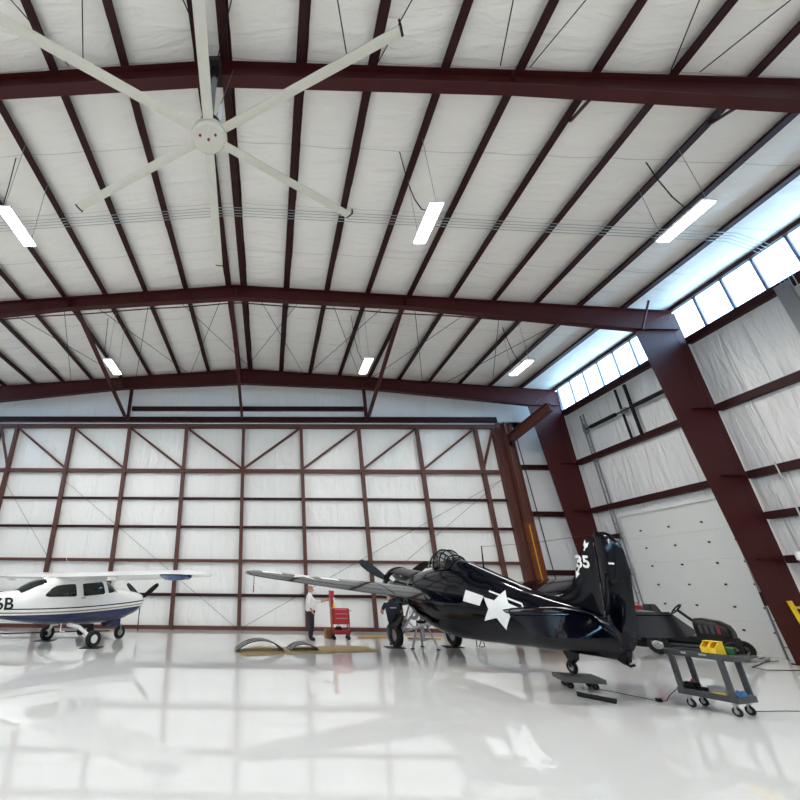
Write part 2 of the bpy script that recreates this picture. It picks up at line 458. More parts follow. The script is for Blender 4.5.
# roof bracing rods
RODS = [(-9.61, 12.6, -7.0, 18.9), (-7.38, 12.6, -9.75, 18.9), (-6.47, 12.6, -3.8, 18.9), (-4.27, 12.6, -6.55, 18.9), (-3.41, 12.6, -.6, 18.9), (-1.58, 12.6, -3.85, 18.9),
        (1.34, 12.6, -1.2, 18.9), (-.4, 12.6, 1.85, 18.9), (2.27, 12.6, 4.6, 18.9), (4.39, 12.6, 1.95, 18.9), (5.23, 12.6, 7.6, 18.9), (7.43, 12.6, 5.0, 18.9), (8.2, 12.6, 10.9, 18.9), (10.9, 12.6, 8.46, 18.9)]
for i, (a, b, c, d) in enumerate(sorted(RODS, key=lambda r: r[0])):
    mb = MB().cyl((a, b, roofz(a) - .12), (c, d, roofz(c) - .12), .011, n=6)
    tag(obj('brace_rod', mb, 'blackmetal'), 'thin dark roof brace rod between middle and far frames, %s from the left' % ORD[i], 'brace rod', 'far bay brace rods')
RODS0 = [(4.55, 5.24, 2.9, -1.), (5.12, 5.28, 7.2, -1.), (7.72, 5.37, 5.3, -1.), (8.25, 5.42, 10.8, -1.), (-4.0, 5.14, -7.2, -1.), (-1.2, 5.14, -3.4, -1.), (-1.0, 5.14, 1.3, -1.), (1.6, 5.14, -.6, -1.), (2.2, 5.14, 4.4, -1.), (-3.72, 5.14, -1.4, -1.)]
for i, (a, b, c, d) in enumerate(sorted(RODS0, key=lambda r: r[0])):
    mb = MB().cyl((a, 5.1, roofz(a) - .12), (c, d, roofz(c) - .12), .011, n=6)
    tag(obj('brace_rod', mb, 'blackmetal'), 'thin dark roof brace rod above the nearest frame, %s from the left' % ORD[i], 'brace rod', 'near bay brace rods')
# flange braces by the frames
for i, (x, y, d) in enumerate(((6.38, FRAMES[0] + .13, 1), (9.2, FRAMES[0] + .13, 1), (12.55, FRAMES[1] - .15, -1))):
    mb = MB().bar((x, y, roofz(x) - (.45 if d > 0 else .85)), (x + .25, y + d * (.75 if d > 0 else .35), roofz(x) + .05), .05, .05)
    tag(obj('flange_brace', mb, 'steel', smooth=False), ('short flange brace under the nearest frame, left of the pair', 'short flange brace under the nearest frame, right of the pair', 'short flange brace at the right knee of the middle frame')[i], 'brace', 'flange braces')
# gas pipe along the middle frame
pts = [(x, 12.75, roofz(x) - .52 - (.015 * math.sin(x * 1.7))) for x in [-13 + k * .5 for k in range(53)]]
tag(obj('ceiling_pipe', MB().tube(pts, .022, 6), 'blackmetal'), 'thin dark pipe slung along the back of the middle frame', 'pipe')
# conduits across the purlins and down the right wall
for i in range(4):
    y = 8.93 + i * .1
    yw = 9.18 + i * .1
    pts = [(XL + .1, y, roofz(XL) - .03), (RX - .2, y, ZR - .03), (RX + .2, y, ZR - .03), (12.6, y, roofz(12.6) - .03), (13.55, yw, roofz(13.55) - .06), (13.76, yw, 10.25), (13.76, yw, 2.5)]
    tag(obj('conduit', MB().tube(pts, .0095, 6), 'conduit'), 'grey conduit run under the purlins and down the right wall, %s from the far frame' % ORD[3 - i], 'conduit', 'grey conduit runs')
tag(obj('cable_tray', MB().box((13.72, 9.45, 4.6), (.05, .34, 9.2)), 'galv', smooth=False), 'grey cable tray down the right wall under the daylight strip', 'cable tray')
tag(obj('wall_conduit', MB().tube([(13.8, 11.55, 4.9), (13.8, 11.55, 2.3)], .02, 6), 'conduit'), 'thin single conduit down the near right wall between two girts', 'conduit')

# ------------------------------------------------------------------ bifold hangar door
DX0, DX1, DZT = -13.35, 11.05, 8.95
door = thing('door_1', 'tall white bifold hangar door with red brown truss posts and rails', 'hangar door', kind='structure')
obj('skin', MB().box(((DX0 + DX1) / 2, 19.87, DZT / 2), (DX1 - DX0, .04, DZT - .02)), 'doorvinyl', door, smooth=False)
PX = [-1.15 + 2.805 * k for k in range(-4, 5)]
for x in PX:
    obj('post', MB().box((x, 19.66, 6.6 / 2), (.15, .2, 6.56)).box((x, 19.66, 7.75), (.14, .2, 2.2)), 'jamb', door, smooth=False)
for x in (DX0 + .08, DX1 - .08):
    obj('side_post', MB().box((x, 19.72, DZT / 2), (.16, .22, DZT - .02)), 'jamb', door, smooth=False)
for z, h, m in ((8.86, .2, 'jamb'), (6.62, .17, 'jamb'), (5.34, .1, 'purlin'), (4.08, .1, 'purlin'), (2.66, .12, 'jamb'), (1.3, .12, 'purlin'), (.07, .14, 'jamb')):
    y = 19.7 if h > .15 else 19.78
    obj('rail', MB().box(((DX0 + DX1) / 2, y, z), (DX1 - DX0, .16, h)), m, door, smooth=False)
for k in range(4):
    obj('diagonal', MB().bar((PX[k], 19.66, 8.78), (PX[k + 1], 19.66, 6.7), .1, .1), 'jamb', door, smooth=False)
    obj('diagonal', MB().bar((PX[k + 4], 19.66, 6.7), (PX[k + 5], 19.66, 8.78), .1, .1), 'jamb', door, smooth=False)
obj('diagonal', MB().bar((DX0 + .15, 19.66, 8.78), (PX[0], 19.66, 6.7), .09, .09), 'jamb', door, smooth=False)
obj('diagonal', MB().bar((DX1 - .12, 19.66, 8.78), (PX[8], 19.66, 6.7), .09, .09), 'jamb', door, smooth=False)
mb = MB()
for a, b in (((-1.3, 19.76, .1), (-9.9, 19.76, 6.4)), ((-1.0, 19.76, .1), (10.9, 19.76, 6.3)), ((6.0, 19.76, 2.7), (10.9, 19.76, 6.3)), ((-12.5, 19.76, 6.2), (-9.7, 19.76, 2.8))):
    mb.cyl(a, b, .007, n=5)
obj('brace_cable', mb, 'blackmetal', door)
# jamb right of the door: I shaped post, the lower part orange primer with a yellow strip
jr = thing('door_jamb', 'red brown steel jamb post at the right edge of the hangar door', 'door jamb')
obj('upper_post', MB().box((11.38, 19.3, 6.6), (.3, .03, 4.6)).box((11.23, 19.3, 6.6), (.03, .3, 4.6)).box((11.53, 19.3, 6.6), (.03, .3, 4.6)), 'jamb', jr, smooth=False)
obj('lower_post', MB().box((11.38, 19.3, 2.15), (.3, .03, 4.3)).box((11.23, 19.3, 2.15), (.03, .3, 4.3)).box((11.53, 19.3, 2.15), (.03, .3, 4.3)), 'jamb_orange', jr, smooth=False)
obj('yellow_strip', MB().box((11.36, 19.27, 2.2), (.03, .03, 4.0)), 'yellow', jr, smooth=False)
obj('back_post', MB().box((11.2, 19.75, 4.5), (.25, .3, 9.)), 'jamb', jr, smooth=False)
tb = thing('track_beam', 'heavy brown red beam jutting from the top of the door jamb', 'beam')
a, b = Vector((11.35, 19.45, 8.05)), Vector((11.85, 16.7, 8.68))
mb = MB(); mb.bar(a, b, .03, .34)
for s in (-1, 1): mb.bar(a + Vector((0, 0, .17 * s)), b + Vector((0, 0, .17 * s)), .28, .03)
obj('web_and_flanges', mb, 'jamb', tb, smooth=False)
obj('pulley', MB().lathe([(.05, -.05), (.12, -.05), (.09, 0), (.12, .05), (.05, .05)], 16, 'x', (11.33, 19.1, 7.85)), 'blackmetal', tb)
tag(obj('hanging_cable', MB().tube([(11.9, 19.6, 8.9), (12.0, 19.55, 5), (12.1, 19.5, .3)], .02, 6), 'black'), 'black cable hanging down beside the hangar door jamb', 'cable')

# ------------------------------------------------------------------ sectional door on the right
d2 = thing('door_2', 'white sectional door with rows of small dark hinges in the right wall', 'sectional door', kind='structure')
n = 5; hh = DZ / n
for i in range(n):
    obj('panel', MB().box((XR + .03, (DY0 + DY1) / 2, hh * (i + .5)), (.06, DY1 - DY0, hh - .004)), 'sectional', d2, smooth=False)
for i in range(6):
    for y in (13.55, 14.4, 15.62, 16.83):
        z = .62 + i * .615
        obj('hinge', MB().box((XR - .02, y, z), (.03, .06, .05)), 'blackmetal', d2, smooth=False)
obj('leak_backing', MB().box((XR + .09, (DY0 + DY1) / 2, DZ / 2), (.05, DY1 - DY0 + .1, DZ + .05)), 'sectional', d2, smooth=False)  # sheet added behind the panels to block light leaking through their gaps
obj('head_trim', MB().box((XR - .03, (DY0 + DY1) / 2, DZ + .05), (.06, DY1 - DY0 + .2, .1)), 'sectional', d2, smooth=False)
for y in (13.3, 17.72):
    mb = MB()
    for dy in (-.09, .09): mb.box((13.85, y + dy, 4.35), (.05, .03, 8.7))
    for k in range(14): mb.box((13.87, y, .3 + k * .63), (.02, .2, .04))
    obj('track', mb, 'galv', d2, smooth=False)
obj('spring_shaft', MB().cyl((13.75, 12.9, 8.0), (13.75, 17.6, 8.0), .03).cyl((13.75, 13.2, 8.0), (13.75, 15.1, 8.0), .075).cyl((13.75, 15.9, 8.0), (13.75, 17.3, 8.0), .075), 'black', d2)
obj('shaft_bracket', MB().box((13.8, 15.5, 8.0), (.1, .25, .2)).box((13.8, 17.65, 8.05), (.12, .2, .35)), 'galv', d2, smooth=False)
for y, w in ((15.15, .1), (15.62, .06)):
    obj('spring_support', MB().box((13.82, y, 7.9), (.06, w, 2.1)), 'black', d2, smooth=False)
tag(obj('door_lock_box', MB().box((13.72, 12.95, 1.48), (.5, .22, .34)), 'blackmetal', bevel=.01), 'black box on the right track of the sectional door', 'door operator')
yl = thing('yellow_rail', 'yellow painted rail leaning against the foot of the big column', 'rail')
obj('side_bar', MB().bar((13.4, 12.33, 1.45), (13.38, 12.1, .0), .06, .08), 'yellow', yl, smooth=False)
obj('side_bar', MB().bar((13.75, 12.33, 1.45), (13.75, 12.1, .0), .06, .08), 'yellow', yl, smooth=False)
obj('rung', MB().bar((13.4, 12.31, 1.3), (13.75, 12.31, 1.3), .05, .05), 'yellow', yl, smooth=False)
obj('rung', MB().bar((13.39, 12.2, .6), (13.75, 12.2, .6), .05, .05), 'yellow', yl, smooth=False)
tag(obj('wall_pipe', MB().cyl((13.83, 12.0, 2.42), (13.83, 12.0, 2.62), .09).cyl((13.83, 12.0, 2.3), (13.83, 12.0, 2.45), .05), 'white'), 'white pipe stub on the lowest girt beside the big column', 'pipe')

# ------------------------------------------------------------------ lights
LZ = 9.15
def light(x, y, label):
    t = thing('high_bay_light', 'lit ' + label, 'light', (x, y, LZ), 0, 'linear high bay lights')
    obj('housing', MB().box((0, 0, .04), (.3, 1.17, .05)), 'white', t, smooth=False)
    obj('diffuser', MB().box((0, 0, 0), (.26, 1.12, .03)), 'lamp', t, smooth=False)
    al = bpy.data.lights.new('lamp', 'AREA'); al.shape = 'RECTANGLE'; al.size = .26; al.size_y = 1.12
    al.energy = 92.; al.color = (1.0, .97, .925)
    ao = bpy.data.objects.new('lamp', al); COL.objects.link(ao); ao.parent = t; ao.location = (0, 0, -.02)
    zt = roofz(x) - LZ
    for yy in (.55, -.55):
        obj('hanging_wire', MB().cyl((0, yy, .06), (0, yy, zt), .006, n=5), 'galv', t)
    obj('cord', MB().tube([(0, -.3, .08), (-.2, -.28, .16), (-.3, -.25, .5), (-.36, -.2, 1.1), (-.42, -.2, roofz(x - .42) - LZ)], .012, 5), 'black', t)
for x, y, l in ((-5.72, 7.25, 'linear high bay light left of the ceiling fan'), (3.6, 7.25, 'linear high bay light right of the ceiling fan'), (9.25, 7.25, 'linear high bay light nearest the daylight strip'),
                (-5.8, 14.05, 'linear high bay light beyond the middle frame, over the white plane'), (3.65, 14.0, 'linear high bay light beyond the middle frame, over the dark plane'), (9.4, 14.15, 'linear high bay light beyond the middle frame, by the right column'),
                (-11.2, 14.05, 'linear high bay light beyond the middle frame, over the left wall'),
                (-11.2, 7.1, 'linear high bay light beside the left wall'),
                (-5.7, 0.2, 'linear high bay light added for its light behind the viewer, left of centre'), (3.6, 0.2, 'linear high bay light added for its light behind the viewer, right of centre'), (9.25, 0.2, 'linear high bay light added for its light behind the viewer, right'), (-11.2, 0.2, 'linear high bay light added for its light behind the viewer, far left'),  # unseen row behind the viewer, added to brighten the hall
                (-5.7, -6.8, 'linear high bay light added for its light near the front wall, left of centre'), (3.6, -6.8, 'linear high bay light added for its light near the front wall, right of centre'), (9.25, -6.8, 'linear high bay light added for its light near the front wall, right'), (-11.2, -6.8, 'linear high bay light added for its light near the front wall, far left')):  # second unseen row, likewise added for its light
    light(x, y, l)

# ------------------------------------------------------------------ ceiling fan
FX, FY, FZ = -1.04, 5.05, 9.02
fan = thing('ceiling_fan', 'huge pale six bladed ceiling fan hanging from the nearest frame', 'ceiling fan', (FX, FY, FZ))
obj('hub', MB().lathe([(.02, -.08), (.27, -.08), (.31, -.05), (.31, .05), (.24, .1), (.02, .1)], 36), 'fanwhite', fan)
obj('hub_bolt', MB().cyl((0, 0, -.1), (0, 0, -.08), .025, n=10).cyl((.13, -.08, -.095), (.13, -.08, -.08), .025, n=8).cyl((-.14, -.08, -.095), (-.14, -.08, -.08), .025, n=8), 'darkred', fan)
for k, ang in enumerate((-26.4, -86, 33.5, 93.5, 153.5, 213.5)):
    pass
for k in range(6):
    ang = R(-27.5 + 60 * k)
    rm = Matrix.Rotation(ang, 4, 'Z') @ Matrix.Rotation(R(7), 4, 'X')
    def tr(vs): return [rm @ Vector(v) for v in vs]
    L0, L1 = .27, 3.32
    prof = [(-.075, .0), (-.07, .02), (-.02, .035), (.05, .022), (.1, .0), (.05, -.008), (-.02, -.01)]
    bl = MB().loft([tr([(r, c, z) for c, z in prof]) for r in (L0, L1)])
    b = obj('blade', bl, 'fanwhite', fan)
    tip = MB().loft([tr([(r, c * 1.05, z * 1.3) for c, z in prof]) for r in (L1, L1 + .035)]); tip.add(tr([(L1, -.09, -.02), (L1 + .03, -.09, -.02), (L1 + .03, -.09, .1), (L1, -.09, .1), (L1, -.07, -.02), (L1 + .03, -.07, -.02), (L1 + .03, -.07, .1), (L1, -.07, .1)]), [(0, 1, 2, 3), (4, 7, 6, 5), (0, 4, 5, 1), (1, 5, 6, 2), (2, 6, 7, 3), (3, 7, 4, 0)])
    obj('blade_tip', tip, 'black', b)
zt = roofz(FX) - .5 - FZ
obj('motor', MB().lathe([(.02, .1), (.17, .1), (.19, .16), (.19, .34), (.12, .4), (.02, .4)], 24), 'blackmetal', fan)
obj('down_rod', MB().cyl((0, .0, .4), (0, .1, zt), .055), 'galv', fan)
obj('mount_bracket', MB().box((0, .12, zt + .02), (.24, .5, .1)).box((0, .1, zt - .15), (.16, .16, .3)), 'blackmetal', fan, smooth=False)
obj('guy_wire', MB().cyl((.05, .05, .35), (.35, .15, zt + .1), .008, n=5).cyl((-.05, .05, .35), (-.3, .15, zt + .1), .008, n=5), 'galv', fan)
obj('control_box', MB().box((.16, .1, .75), (.08, .1, .5)), 'white', fan, bevel=.01)


# ------------------------------------------------------------------ lofted bodies
def lerp(a, b, t): return a + (b - a) * t
class Body:
    """stations (x, ztop, zbot, halfwidth, exponent, belly fraction); x falls from nose to tail"""
    def __init__(s, st): s.st = st
    def at(s, x):
        st = s.st
        if x >= st[0][0]: return st[0][1:]
        for a, b in zip(st[:-1], st[1:]):
            if a[0] >= x >= b[0]:
                t = (a[0] - x) / (a[0] - b[0])
                t2 = t * t * (3 - 2 * t) * .4 + t * .6
                return tuple(lerp(p, q, t2) for p, q in zip(a[1:], b[1:]))
        return st[-1][1:]
    def pt(s, x, a, off=0.):
        """a: angle, 0 = +y side, 90 = top"""
        zt, zb, hw, e, wf = s.at(x)
        zm = zb + (zt - zb) * wf
        c, si = math.cos(a), math.sin(a)
        h = (zt - zm) if si >= 0 else (zm - zb)
        y = math.copysign(abs(c) ** (2 / e), c) * (hw + off); z = zm + math.copysign(abs(si) ** (2 / e), si) * (h + off)
        return Vector((x, y, z))
    def side(s, x, z, sgn=1, off=.004):
        zt, zb, hw, e, wf = s.at(x); zm = zb + (zt - zb) * wf
        h = (zt - zm) if z >= zm else (zm - zb)
        q = min(1., abs(z - zm) / h)
        return Vector((x, sgn * ((hw * max(0., 1 - q ** e) ** (1 / e)) + off), z))
    def mesh(s, x0, x1, nx, n=40, off=0., cap=True):
        return MB().loft([[s.pt(lerp(x0, x1, i / nx), 2 * math.pi * k / n, off) for k in range(n)] for i in range(nx + 1)], cap)
    def patch(s, x0, x1, a0, a1, nx=10, na=12, off=.006):
        """a0, a1 functions of t giving the angular limits"""
        return MB().grid(lambda u, v: s.pt(lerp(x0, x1, u), lerp(a0(u), a1(u), v), off), nx, na)

def decal(poly, fn, m, name, parent, cuts=4):
    """a flat outline laid on a curved skin: fine grid of the outline, each vertex moved onto the skin"""
    bm = bmesh.new(); vs = [bm.verts.new((p[0], p[1], 0)) for p in poly]
    bm.faces.new(vs); bmesh.ops.triangulate(bm, faces=bm.faces[:])
    for _ in range(cuts):
        long = [e for e in bm.edges if e.calc_length() > .09]
        if not long: break
        bmesh.ops.subdivide_edges(bm, edges=long, cuts=1); bmesh.ops.triangulate(bm, faces=bm.faces[:])
    for v in bm.verts: v.co = fn(v.co.x, v.co.y)
    bmesh.ops.recalc_face_normals(bm, faces=bm.faces)
    me = bpy.data.meshes.new(name); bm.to_mesh(me); bm.free()
    me.materials.append(M[m]); o = bpy.data.objects.new(name, me); COL.objects.link(o); o.parent = parent
    return o
def star(cx, cy, r, rot=90, k=.382):
    return [(cx + (r if i % 2 == 0 else r * k) * math.cos(R(rot + 36 * i)), cy + (r if i % 2 == 0 else r * k) * math.sin(R(rot + 36 * i))) for i in range(10)]
def text_mesh(txt, size, name, offs):
    cu = bpy.data.curves.new('lettering', 'FONT'); cu.body = txt; cu.size = size; cu.align_x = 'CENTER'; cu.align_y = 'CENTER'; cu.offset = offs
    t = bpy.data.objects.new('lettering', cu); COL.objects.link(t)
    dg = bpy.context.evaluated_depsgraph_get(); dg.update()
    me = bpy.data.meshes.new_from_object(t.evaluated_get(dg)); me.name = name
    bpy.data.objects.remove(t); bpy.data.curves.remove(cu)
    return me
def text_on(txt, size, fn, m, name, parent, sx=1., offs=.01):
    me = text_mesh(txt, size, name, offs)
    bm = bmesh.new(); bm.from_mesh(me); bmesh.ops.triangulate(bm, faces=bm.faces[:])
    for _ in range(3):
        long = [e for e in bm.edges if e.calc_length() > .08]
        if not long: break
        bmesh.ops.subdivide_edges(bm, edges=long, cuts=1); bmesh.ops.triangulate(bm, faces=bm.faces[:])
    for v in bm.verts: v.co = fn(v.co.x * sx, v.co.y)
    bm.to_mesh(me); bm.free(); me.materials.clear(); me.materials.append(M[m])
    o = bpy.data.objects.new(name, me); COL.objects.link(o); o.parent = parent; return o
def airfoil(c, t, camber=.02, n=12):
    """closed section from trailing edge over the top to the leading edge and back; x forward, leading edge at 0"""
    def th(q): return 5 * t * (.2969 * math.sqrt(q) - .126 * q - .3516 * q * q + .2843 * q ** 3 - .1036 * q ** 4)
    up = []; lo = []
    for i in range(n + 1):
        q = (1 - math.cos(math.pi * i / n)) / 2
        cm = camber * 4 * q * (1 - q)
        up.append((-q * c, (cm + th(q)) * c)); lo.append((-q * c, (cm - th(q)) * c))
    return up[::-1] + lo[1:-1]
class Wing:
    """stations (y, leading x, chord, z, thickness)"""
    def __init__(s, st, camber=.02): s.st = st; s.cam = camber
    def at(s, y):
        for a, b in zip(s.st[:-1], s.st[1:]):
            if a[0] <= y <= b[0]:
                t = (y - a[0]) / (b[0] - a[0]); return tuple(lerp(p, q, t) for p, q in zip(a[1:], b[1:]))
        return s.st[-1][1:]
    def mesh(s, sgn, sub=3):
        ys = []
        for a, b in zip(s.st[:-1], s.st[1:]): ys += [lerp(a[0], b[0], k / sub) for k in range(sub)]
        ys.append(s.st[-1][0]); rings = []
        for y in ys:
            le, c, z, t = s.at(y); rings.append([Vector((le + px, sgn * y, z + pz)) for px, pz in airfoil(c, t, s.cam)])
        return MB().loft(rings)
    def top(s, x, y, sgn, off=.006, low=False):
        le, c, z, t = s.at(abs(y)); q = min(1, max(0, (le - x) / c))
        th = 5 * t * (.2969 * math.sqrt(q) - .126 * q - .3516 * q * q + .2843 * q ** 3 - .1036 * q ** 4); cm = s.cam * 4 * q * (1 - q)
        return Vector((x, sgn * abs(y), z + (cm + (-th if low else th)) * c + (-off if low else off)))
def place(root, loc, yaw, pitch=0., roll=0.):
    root.location = loc; root.rotation_mode = 'XYZ'
    root.matrix_world = Matrix.Translation(loc) @ Matrix.Rotation(yaw, 4, 'Z') @ Matrix.Rotation(-pitch, 4, 'Y') @ Matrix.Rotation(roll, 4, 'X')
def wheel(name, parent, c, r, w, axis='y', hubm='silver', tirem='rubber', hubr=.5):
    t = obj(name, MB().lathe([(r * hubr, -w * .36), (r * .86, -w * .5), (r * .96, -w * .36), (r, -w * .12), (r, w * .12), (r * .96, w * .36), (r * .86, w * .5), (r * hubr, w * .36)], 28, axis, c), tirem, parent)
    obj('wheel_hub', MB().lathe([(.01, -w * .3), (r * hubr * .6, -w * .34), (r * hubr + .004, -w * .28), (r * hubr + .004, w * .28), (r * hubr * .6, w * .34), (.01, w * .3)], 20, axis, c), hubm, t)
    return t

# ------------------------------------------------------------------ the dark blue fighter
fp = thing('fighter_plane', 'glossy dark blue propeller fighter with white star and number 35 on its fin', 'airplane')
place(fp, (4.60, 16.56, 1.755), R(99.85), R(5.7))
fus = Body([(-1.95, .56, -.72, .62, 2.1, .5), (-2.4, .66, -.84, .65, 2.1, .5), (-2.9, .76, -.92, .63, 2.1, .5), (-3.35, .84, -.93, .6, 2.1, .5), (-3.75, .9, -.92, .57, 2.1, .48),
            (-4.5, .88, -.84, .5, 2.1, .5), (-5.5, .74, -.71, .4, 2.1, .5), (-6.5, .54, -.57, .28, 2.1, .5), (-7.2, .44, -.47, .2, 2.1, .5), (-8.0, .34, -.38, .11, 2.1, .5), (-8.45, .2, -.34, .05, 2, .5)])
obj('fuselage', fus.mesh(-1.95, -8.45, 44, 44), 'navy', fp)
# turtledeck behind the cockpit
td = Body([(-3.78, 1.04, .3, .3, 2.2, .4), (-4.2, 1.03, .3, .3, 2.2, .4), (-4.8, .93, .25, .27, 2.2, .4), (-5.6, .77, .2, .21, 2.2, .4), (-6.5, .56, .1, .14, 2.2, .4), (-7.3, .5, .1, .08, 2.2, .4), (-7.7, .48, .1, .05, 2.2, .4)])
obj('turtledeck', td.mesh(-3.78, -7.7, 26, 28), 'navy', fp)
obj('headrest', MB().box((-3.82, 0, .98), (.16, .2, .2)), 'leather', fp, bevel=.03)
obj('spine_rail', MB().tube([(-4.6, .16, .98), (-5.6, .12, .76), (-6.55, .08, .56)], .012, 6), 'insig', fp)
# fin and rudder in two thin tapered slabs
def slab(prof, th0, th1, z0, z1, name, parent, m='navy'):
    """vertical surface: outline (x, z) with a thickness that thins upward"""
    def t(z): return lerp(th0, th1, min(1, max(0, (z - z0) / (z1 - z0))))
    mid = [Vector((sum(p[0] for p in prof) / len(prof), 0, sum(p[1] for p in prof) / len(prof)))]
    n = len(prof); vs = []
    for k in (.0, 1.):
        for sg in (-1, 1): pass
    vs = [Vector((x, 0, z)) for x, z in prof]
    inn = [Vector((lerp(x, mid[0].x, .22), sg * t(z), lerp(z, mid[0].z, .08))) for sg in (1, -1) for x, z in prof]
    mb = MB(); mb.add(vs + inn, [(k, (k + 1) % n, n + (k + 1) % n, n + k) for k in range(n)] + [(k, 2 * n + k, 2 * n + (k + 1) % n, (k + 1) % n) for k in range(n)] + [tuple(range(n, 2 * n)), tuple(range(2 * n, 3 * n))[::-1]])
    return obj(name, mb, m, parent, angle=50)
fin = slab([(-7.05, .45), (-7.4, .6), (-7.56, .78), (-7.8, 1.13), (-8.08, 1.57), (-8.17, 1.66), (-8.2, 1.68), (-8.14, .4), (-8.1, .3)], .075, .035, .4, 1.7, 'fin', fp)
rud = slab([(-8.15, .28), (-8.22, 1.69), (-8.3, 1.73), (-8.46, 1.735), (-8.58, 1.69), (-8.69, 1.58), (-8.76, 1.42), (-8.79, 1.1), (-8.74, .6), (-8.67, .04), (-8.56, -.12), (-8.47, -.2), (-8.3, -.24), (-8.2, -.1)], .06, .03, 0, 1.7, 'rudder', fp)
slab([(-8.28, -.2), (-8.5, -.16), (-8.44, -.3), (-8.36, -.4), (-8.22, -.36)], .05, .05, -.4, 0, 'tail_cone', fp)
obj('trim_tab', MB().box((-8.52, .048, 1.2), (.1, .012, .03)), 'insig', rud)
# number on both faces of the fin, crossed by an arrow
def finface(sg):
    def fn(u, v):           # u runs aft on the left face
        return Vector((u, sg * (.078 - .02 * max(0, v - .6)), v))
    return fn
for sg in (1, -1):
    f = finface(sg)
    text_on('35', .29, (lambda f, sg: lambda x, y: f(-7.955 - x * sg, 1.19 + y + .02 * x))(f, sg), 'insig', 'fin_number', fin, 1.05)
    a0, a1 = Vector((-8.13, 1.57)), Vector((-7.74, .88)); d = (a1 - a0).normalized(); nrm = Vector((-d.y, d.x))
    def P2(t, s): q = a0 + d * t + nrm * s; return (q.x, q.y)
    for k, poly in enumerate(([P2(0, -.045), P2(.05, 0), P2(0, .045), P2(.1, .045), P2(.14, .014), P2(.2, .014), P2(.2, -.014), P2(.14, -.014), P2(.1, -.045)], [P2(.5, -.014), P2(.5, .014), P2(.65, .014), P2(.64, .05), P2(.78, 0), P2(.64, -.05), P2(.65, -.014)])):
        decal(poly, f, 'insig', 'fin_arrow', fin, 0)
# tailplane
stw = Wing([(.08, -7.0, .95, .3, .09), (.75, -7.14, .81, .3, .085), (1.25, -7.3, .65, .3, .08), (1.48, -7.45, .5, .3, .075), (1.62, -7.7, .25, .3, .07)], 0.)
elw = [(.14, .56), (.8, .58), (1.3, .56), (1.55, .5), (1.66, .4)]
for sg in (1, -1):
    st = obj('tailplane', stw.mesh(sg), 'navy', fp)
    rings = []
    for y, c in elw:
        hx, hz = stw.at(y)[0] - stw.at(y)[1] + .05, .3
        a = R(30); rings.append([Vector((hx + .03, sg * y, hz + .035)), Vector((hx - c * math.cos(a), sg * y, hz - c * math.sin(a))), Vector((hx + .03, sg * y, hz - .035))])
    obj('elevator', MB().loft(rings), 'navy', st)
# main wings
mw = Wing([(.35, -1.95, 2.45, -.02, .15), (1.5, -2.0, 2.3, .08, .15), (3.0, -2.1, 2.05, .23, .13), (4.5, -2.2, 1.82, .4, .115), (5.2, -2.25, 1.66, .48, .105), (5.55, -2.38, 1.4, .52, .1), (5.72, -2.6, 1.0, .54, .08), (5.8, -2.9, .5, .55, .06)])
for sg in (1, -1):
    wg = obj('wing', mw.mesh(sg), 'navy', fp)
    fn = (lambda sg: lambda x, y: mw.top(x, y, sg))(sg)
    if sg > 0:
        decal(star(-3.1, 4.25, .52, 0), fn, 'insig', 'wing_star', wg)
        decal([(-2.93, 4.8), (-3.27, 4.8), (-3.27, 5.35), (-2.93, 5.35)], fn, 'insig', 'wing_bar', wg)
        decal([(-2.93, 3.2), (-3.27, 3.2), (-3.27, 3.72), (-2.93, 3.72)], fn, 'insig', 'wing_bar', wg)
    hx = lambda y: mw.at(y)[0] - mw.at(y)[1] * .77
    decal([(hx(3.2), 3.2), (hx(5.1), 5.1), (hx(5.1) - .012, 5.1), (hx(3.2) - .015, 3.2)], fn, 'black', 'aileron_gap', wg, 2)
    decal([(-2.0, 2.0), (-4.1, 2.0), (-4.1, 2.02), (-2.0, 2.02)], fn, 'black', 'fold_joint', wg, 4)
    obj('pitot_mast', MB().cyl((-2.3, sg * 5.45, .45), (-2.3, sg * 5.45, .2), .015).cyl((-2.3, sg * 5.45, .2), (-2.1, sg * 5.45, .2), .012), 'silver', wg) if sg > 0 else None
    if sg > 0: obj('warning_tag', MB().box((-2.3, 5.46, .08), (.01, .03, .2)), 'red', wg)
    obj('root_fairing', MB().loft([[fus.side(lerp(-2.0, -4.5, i / 10), lerp(.1, .02, i / 10), sg, -.05) + Vector((0, sg * (.12 * math.sin(math.pi * i / 10) + .02) * c, (.17 * math.sin(math.pi * (i + .5) / 11)) * s_)) for c, s_ in ((0, 1), (.8, .5), (1, 0), (.8, -.5), (0, -1))] for i in range(11)]), 'navy', wg)
# star and bars on the left flank; the right bar only shows its outline
sd = lambda x, z: fus.side(x, z, 1)
decal([(-5.96, .49), (-6.09, .235), (-6.38, .18), (-6.13, .0), (-5.91, -.33), (-5.72, -.12), (-5.3, -.25), (-5.5, .03), (-5.37, .27), (-5.7, .24)], sd, 'insig', 'side_star', fp)
decal([(-4.77, .36), (-5.37, .29), (-5.23, .06), (-4.67, .09)], sd, 'insig', 'side_bar', fp)
for a, b in (((-5.52, .42), (-5.9, .36)), ((-6.05, .33), (-6.42, .27)), ((-6.42, .28), (-6.5, .16))):
    d = Vector((b[0] - a[0], b[1] - a[1])).normalized() * .018
    decal([(a[0] - d.y, a[1] + d.x), (b[0] - d.y, b[1] + d.x), (b[0] + d.y, b[1] - d.x), (a[0] + d.y, a[1] - d.x)], sd, 'insig', 'bar_outline', fp, 3)
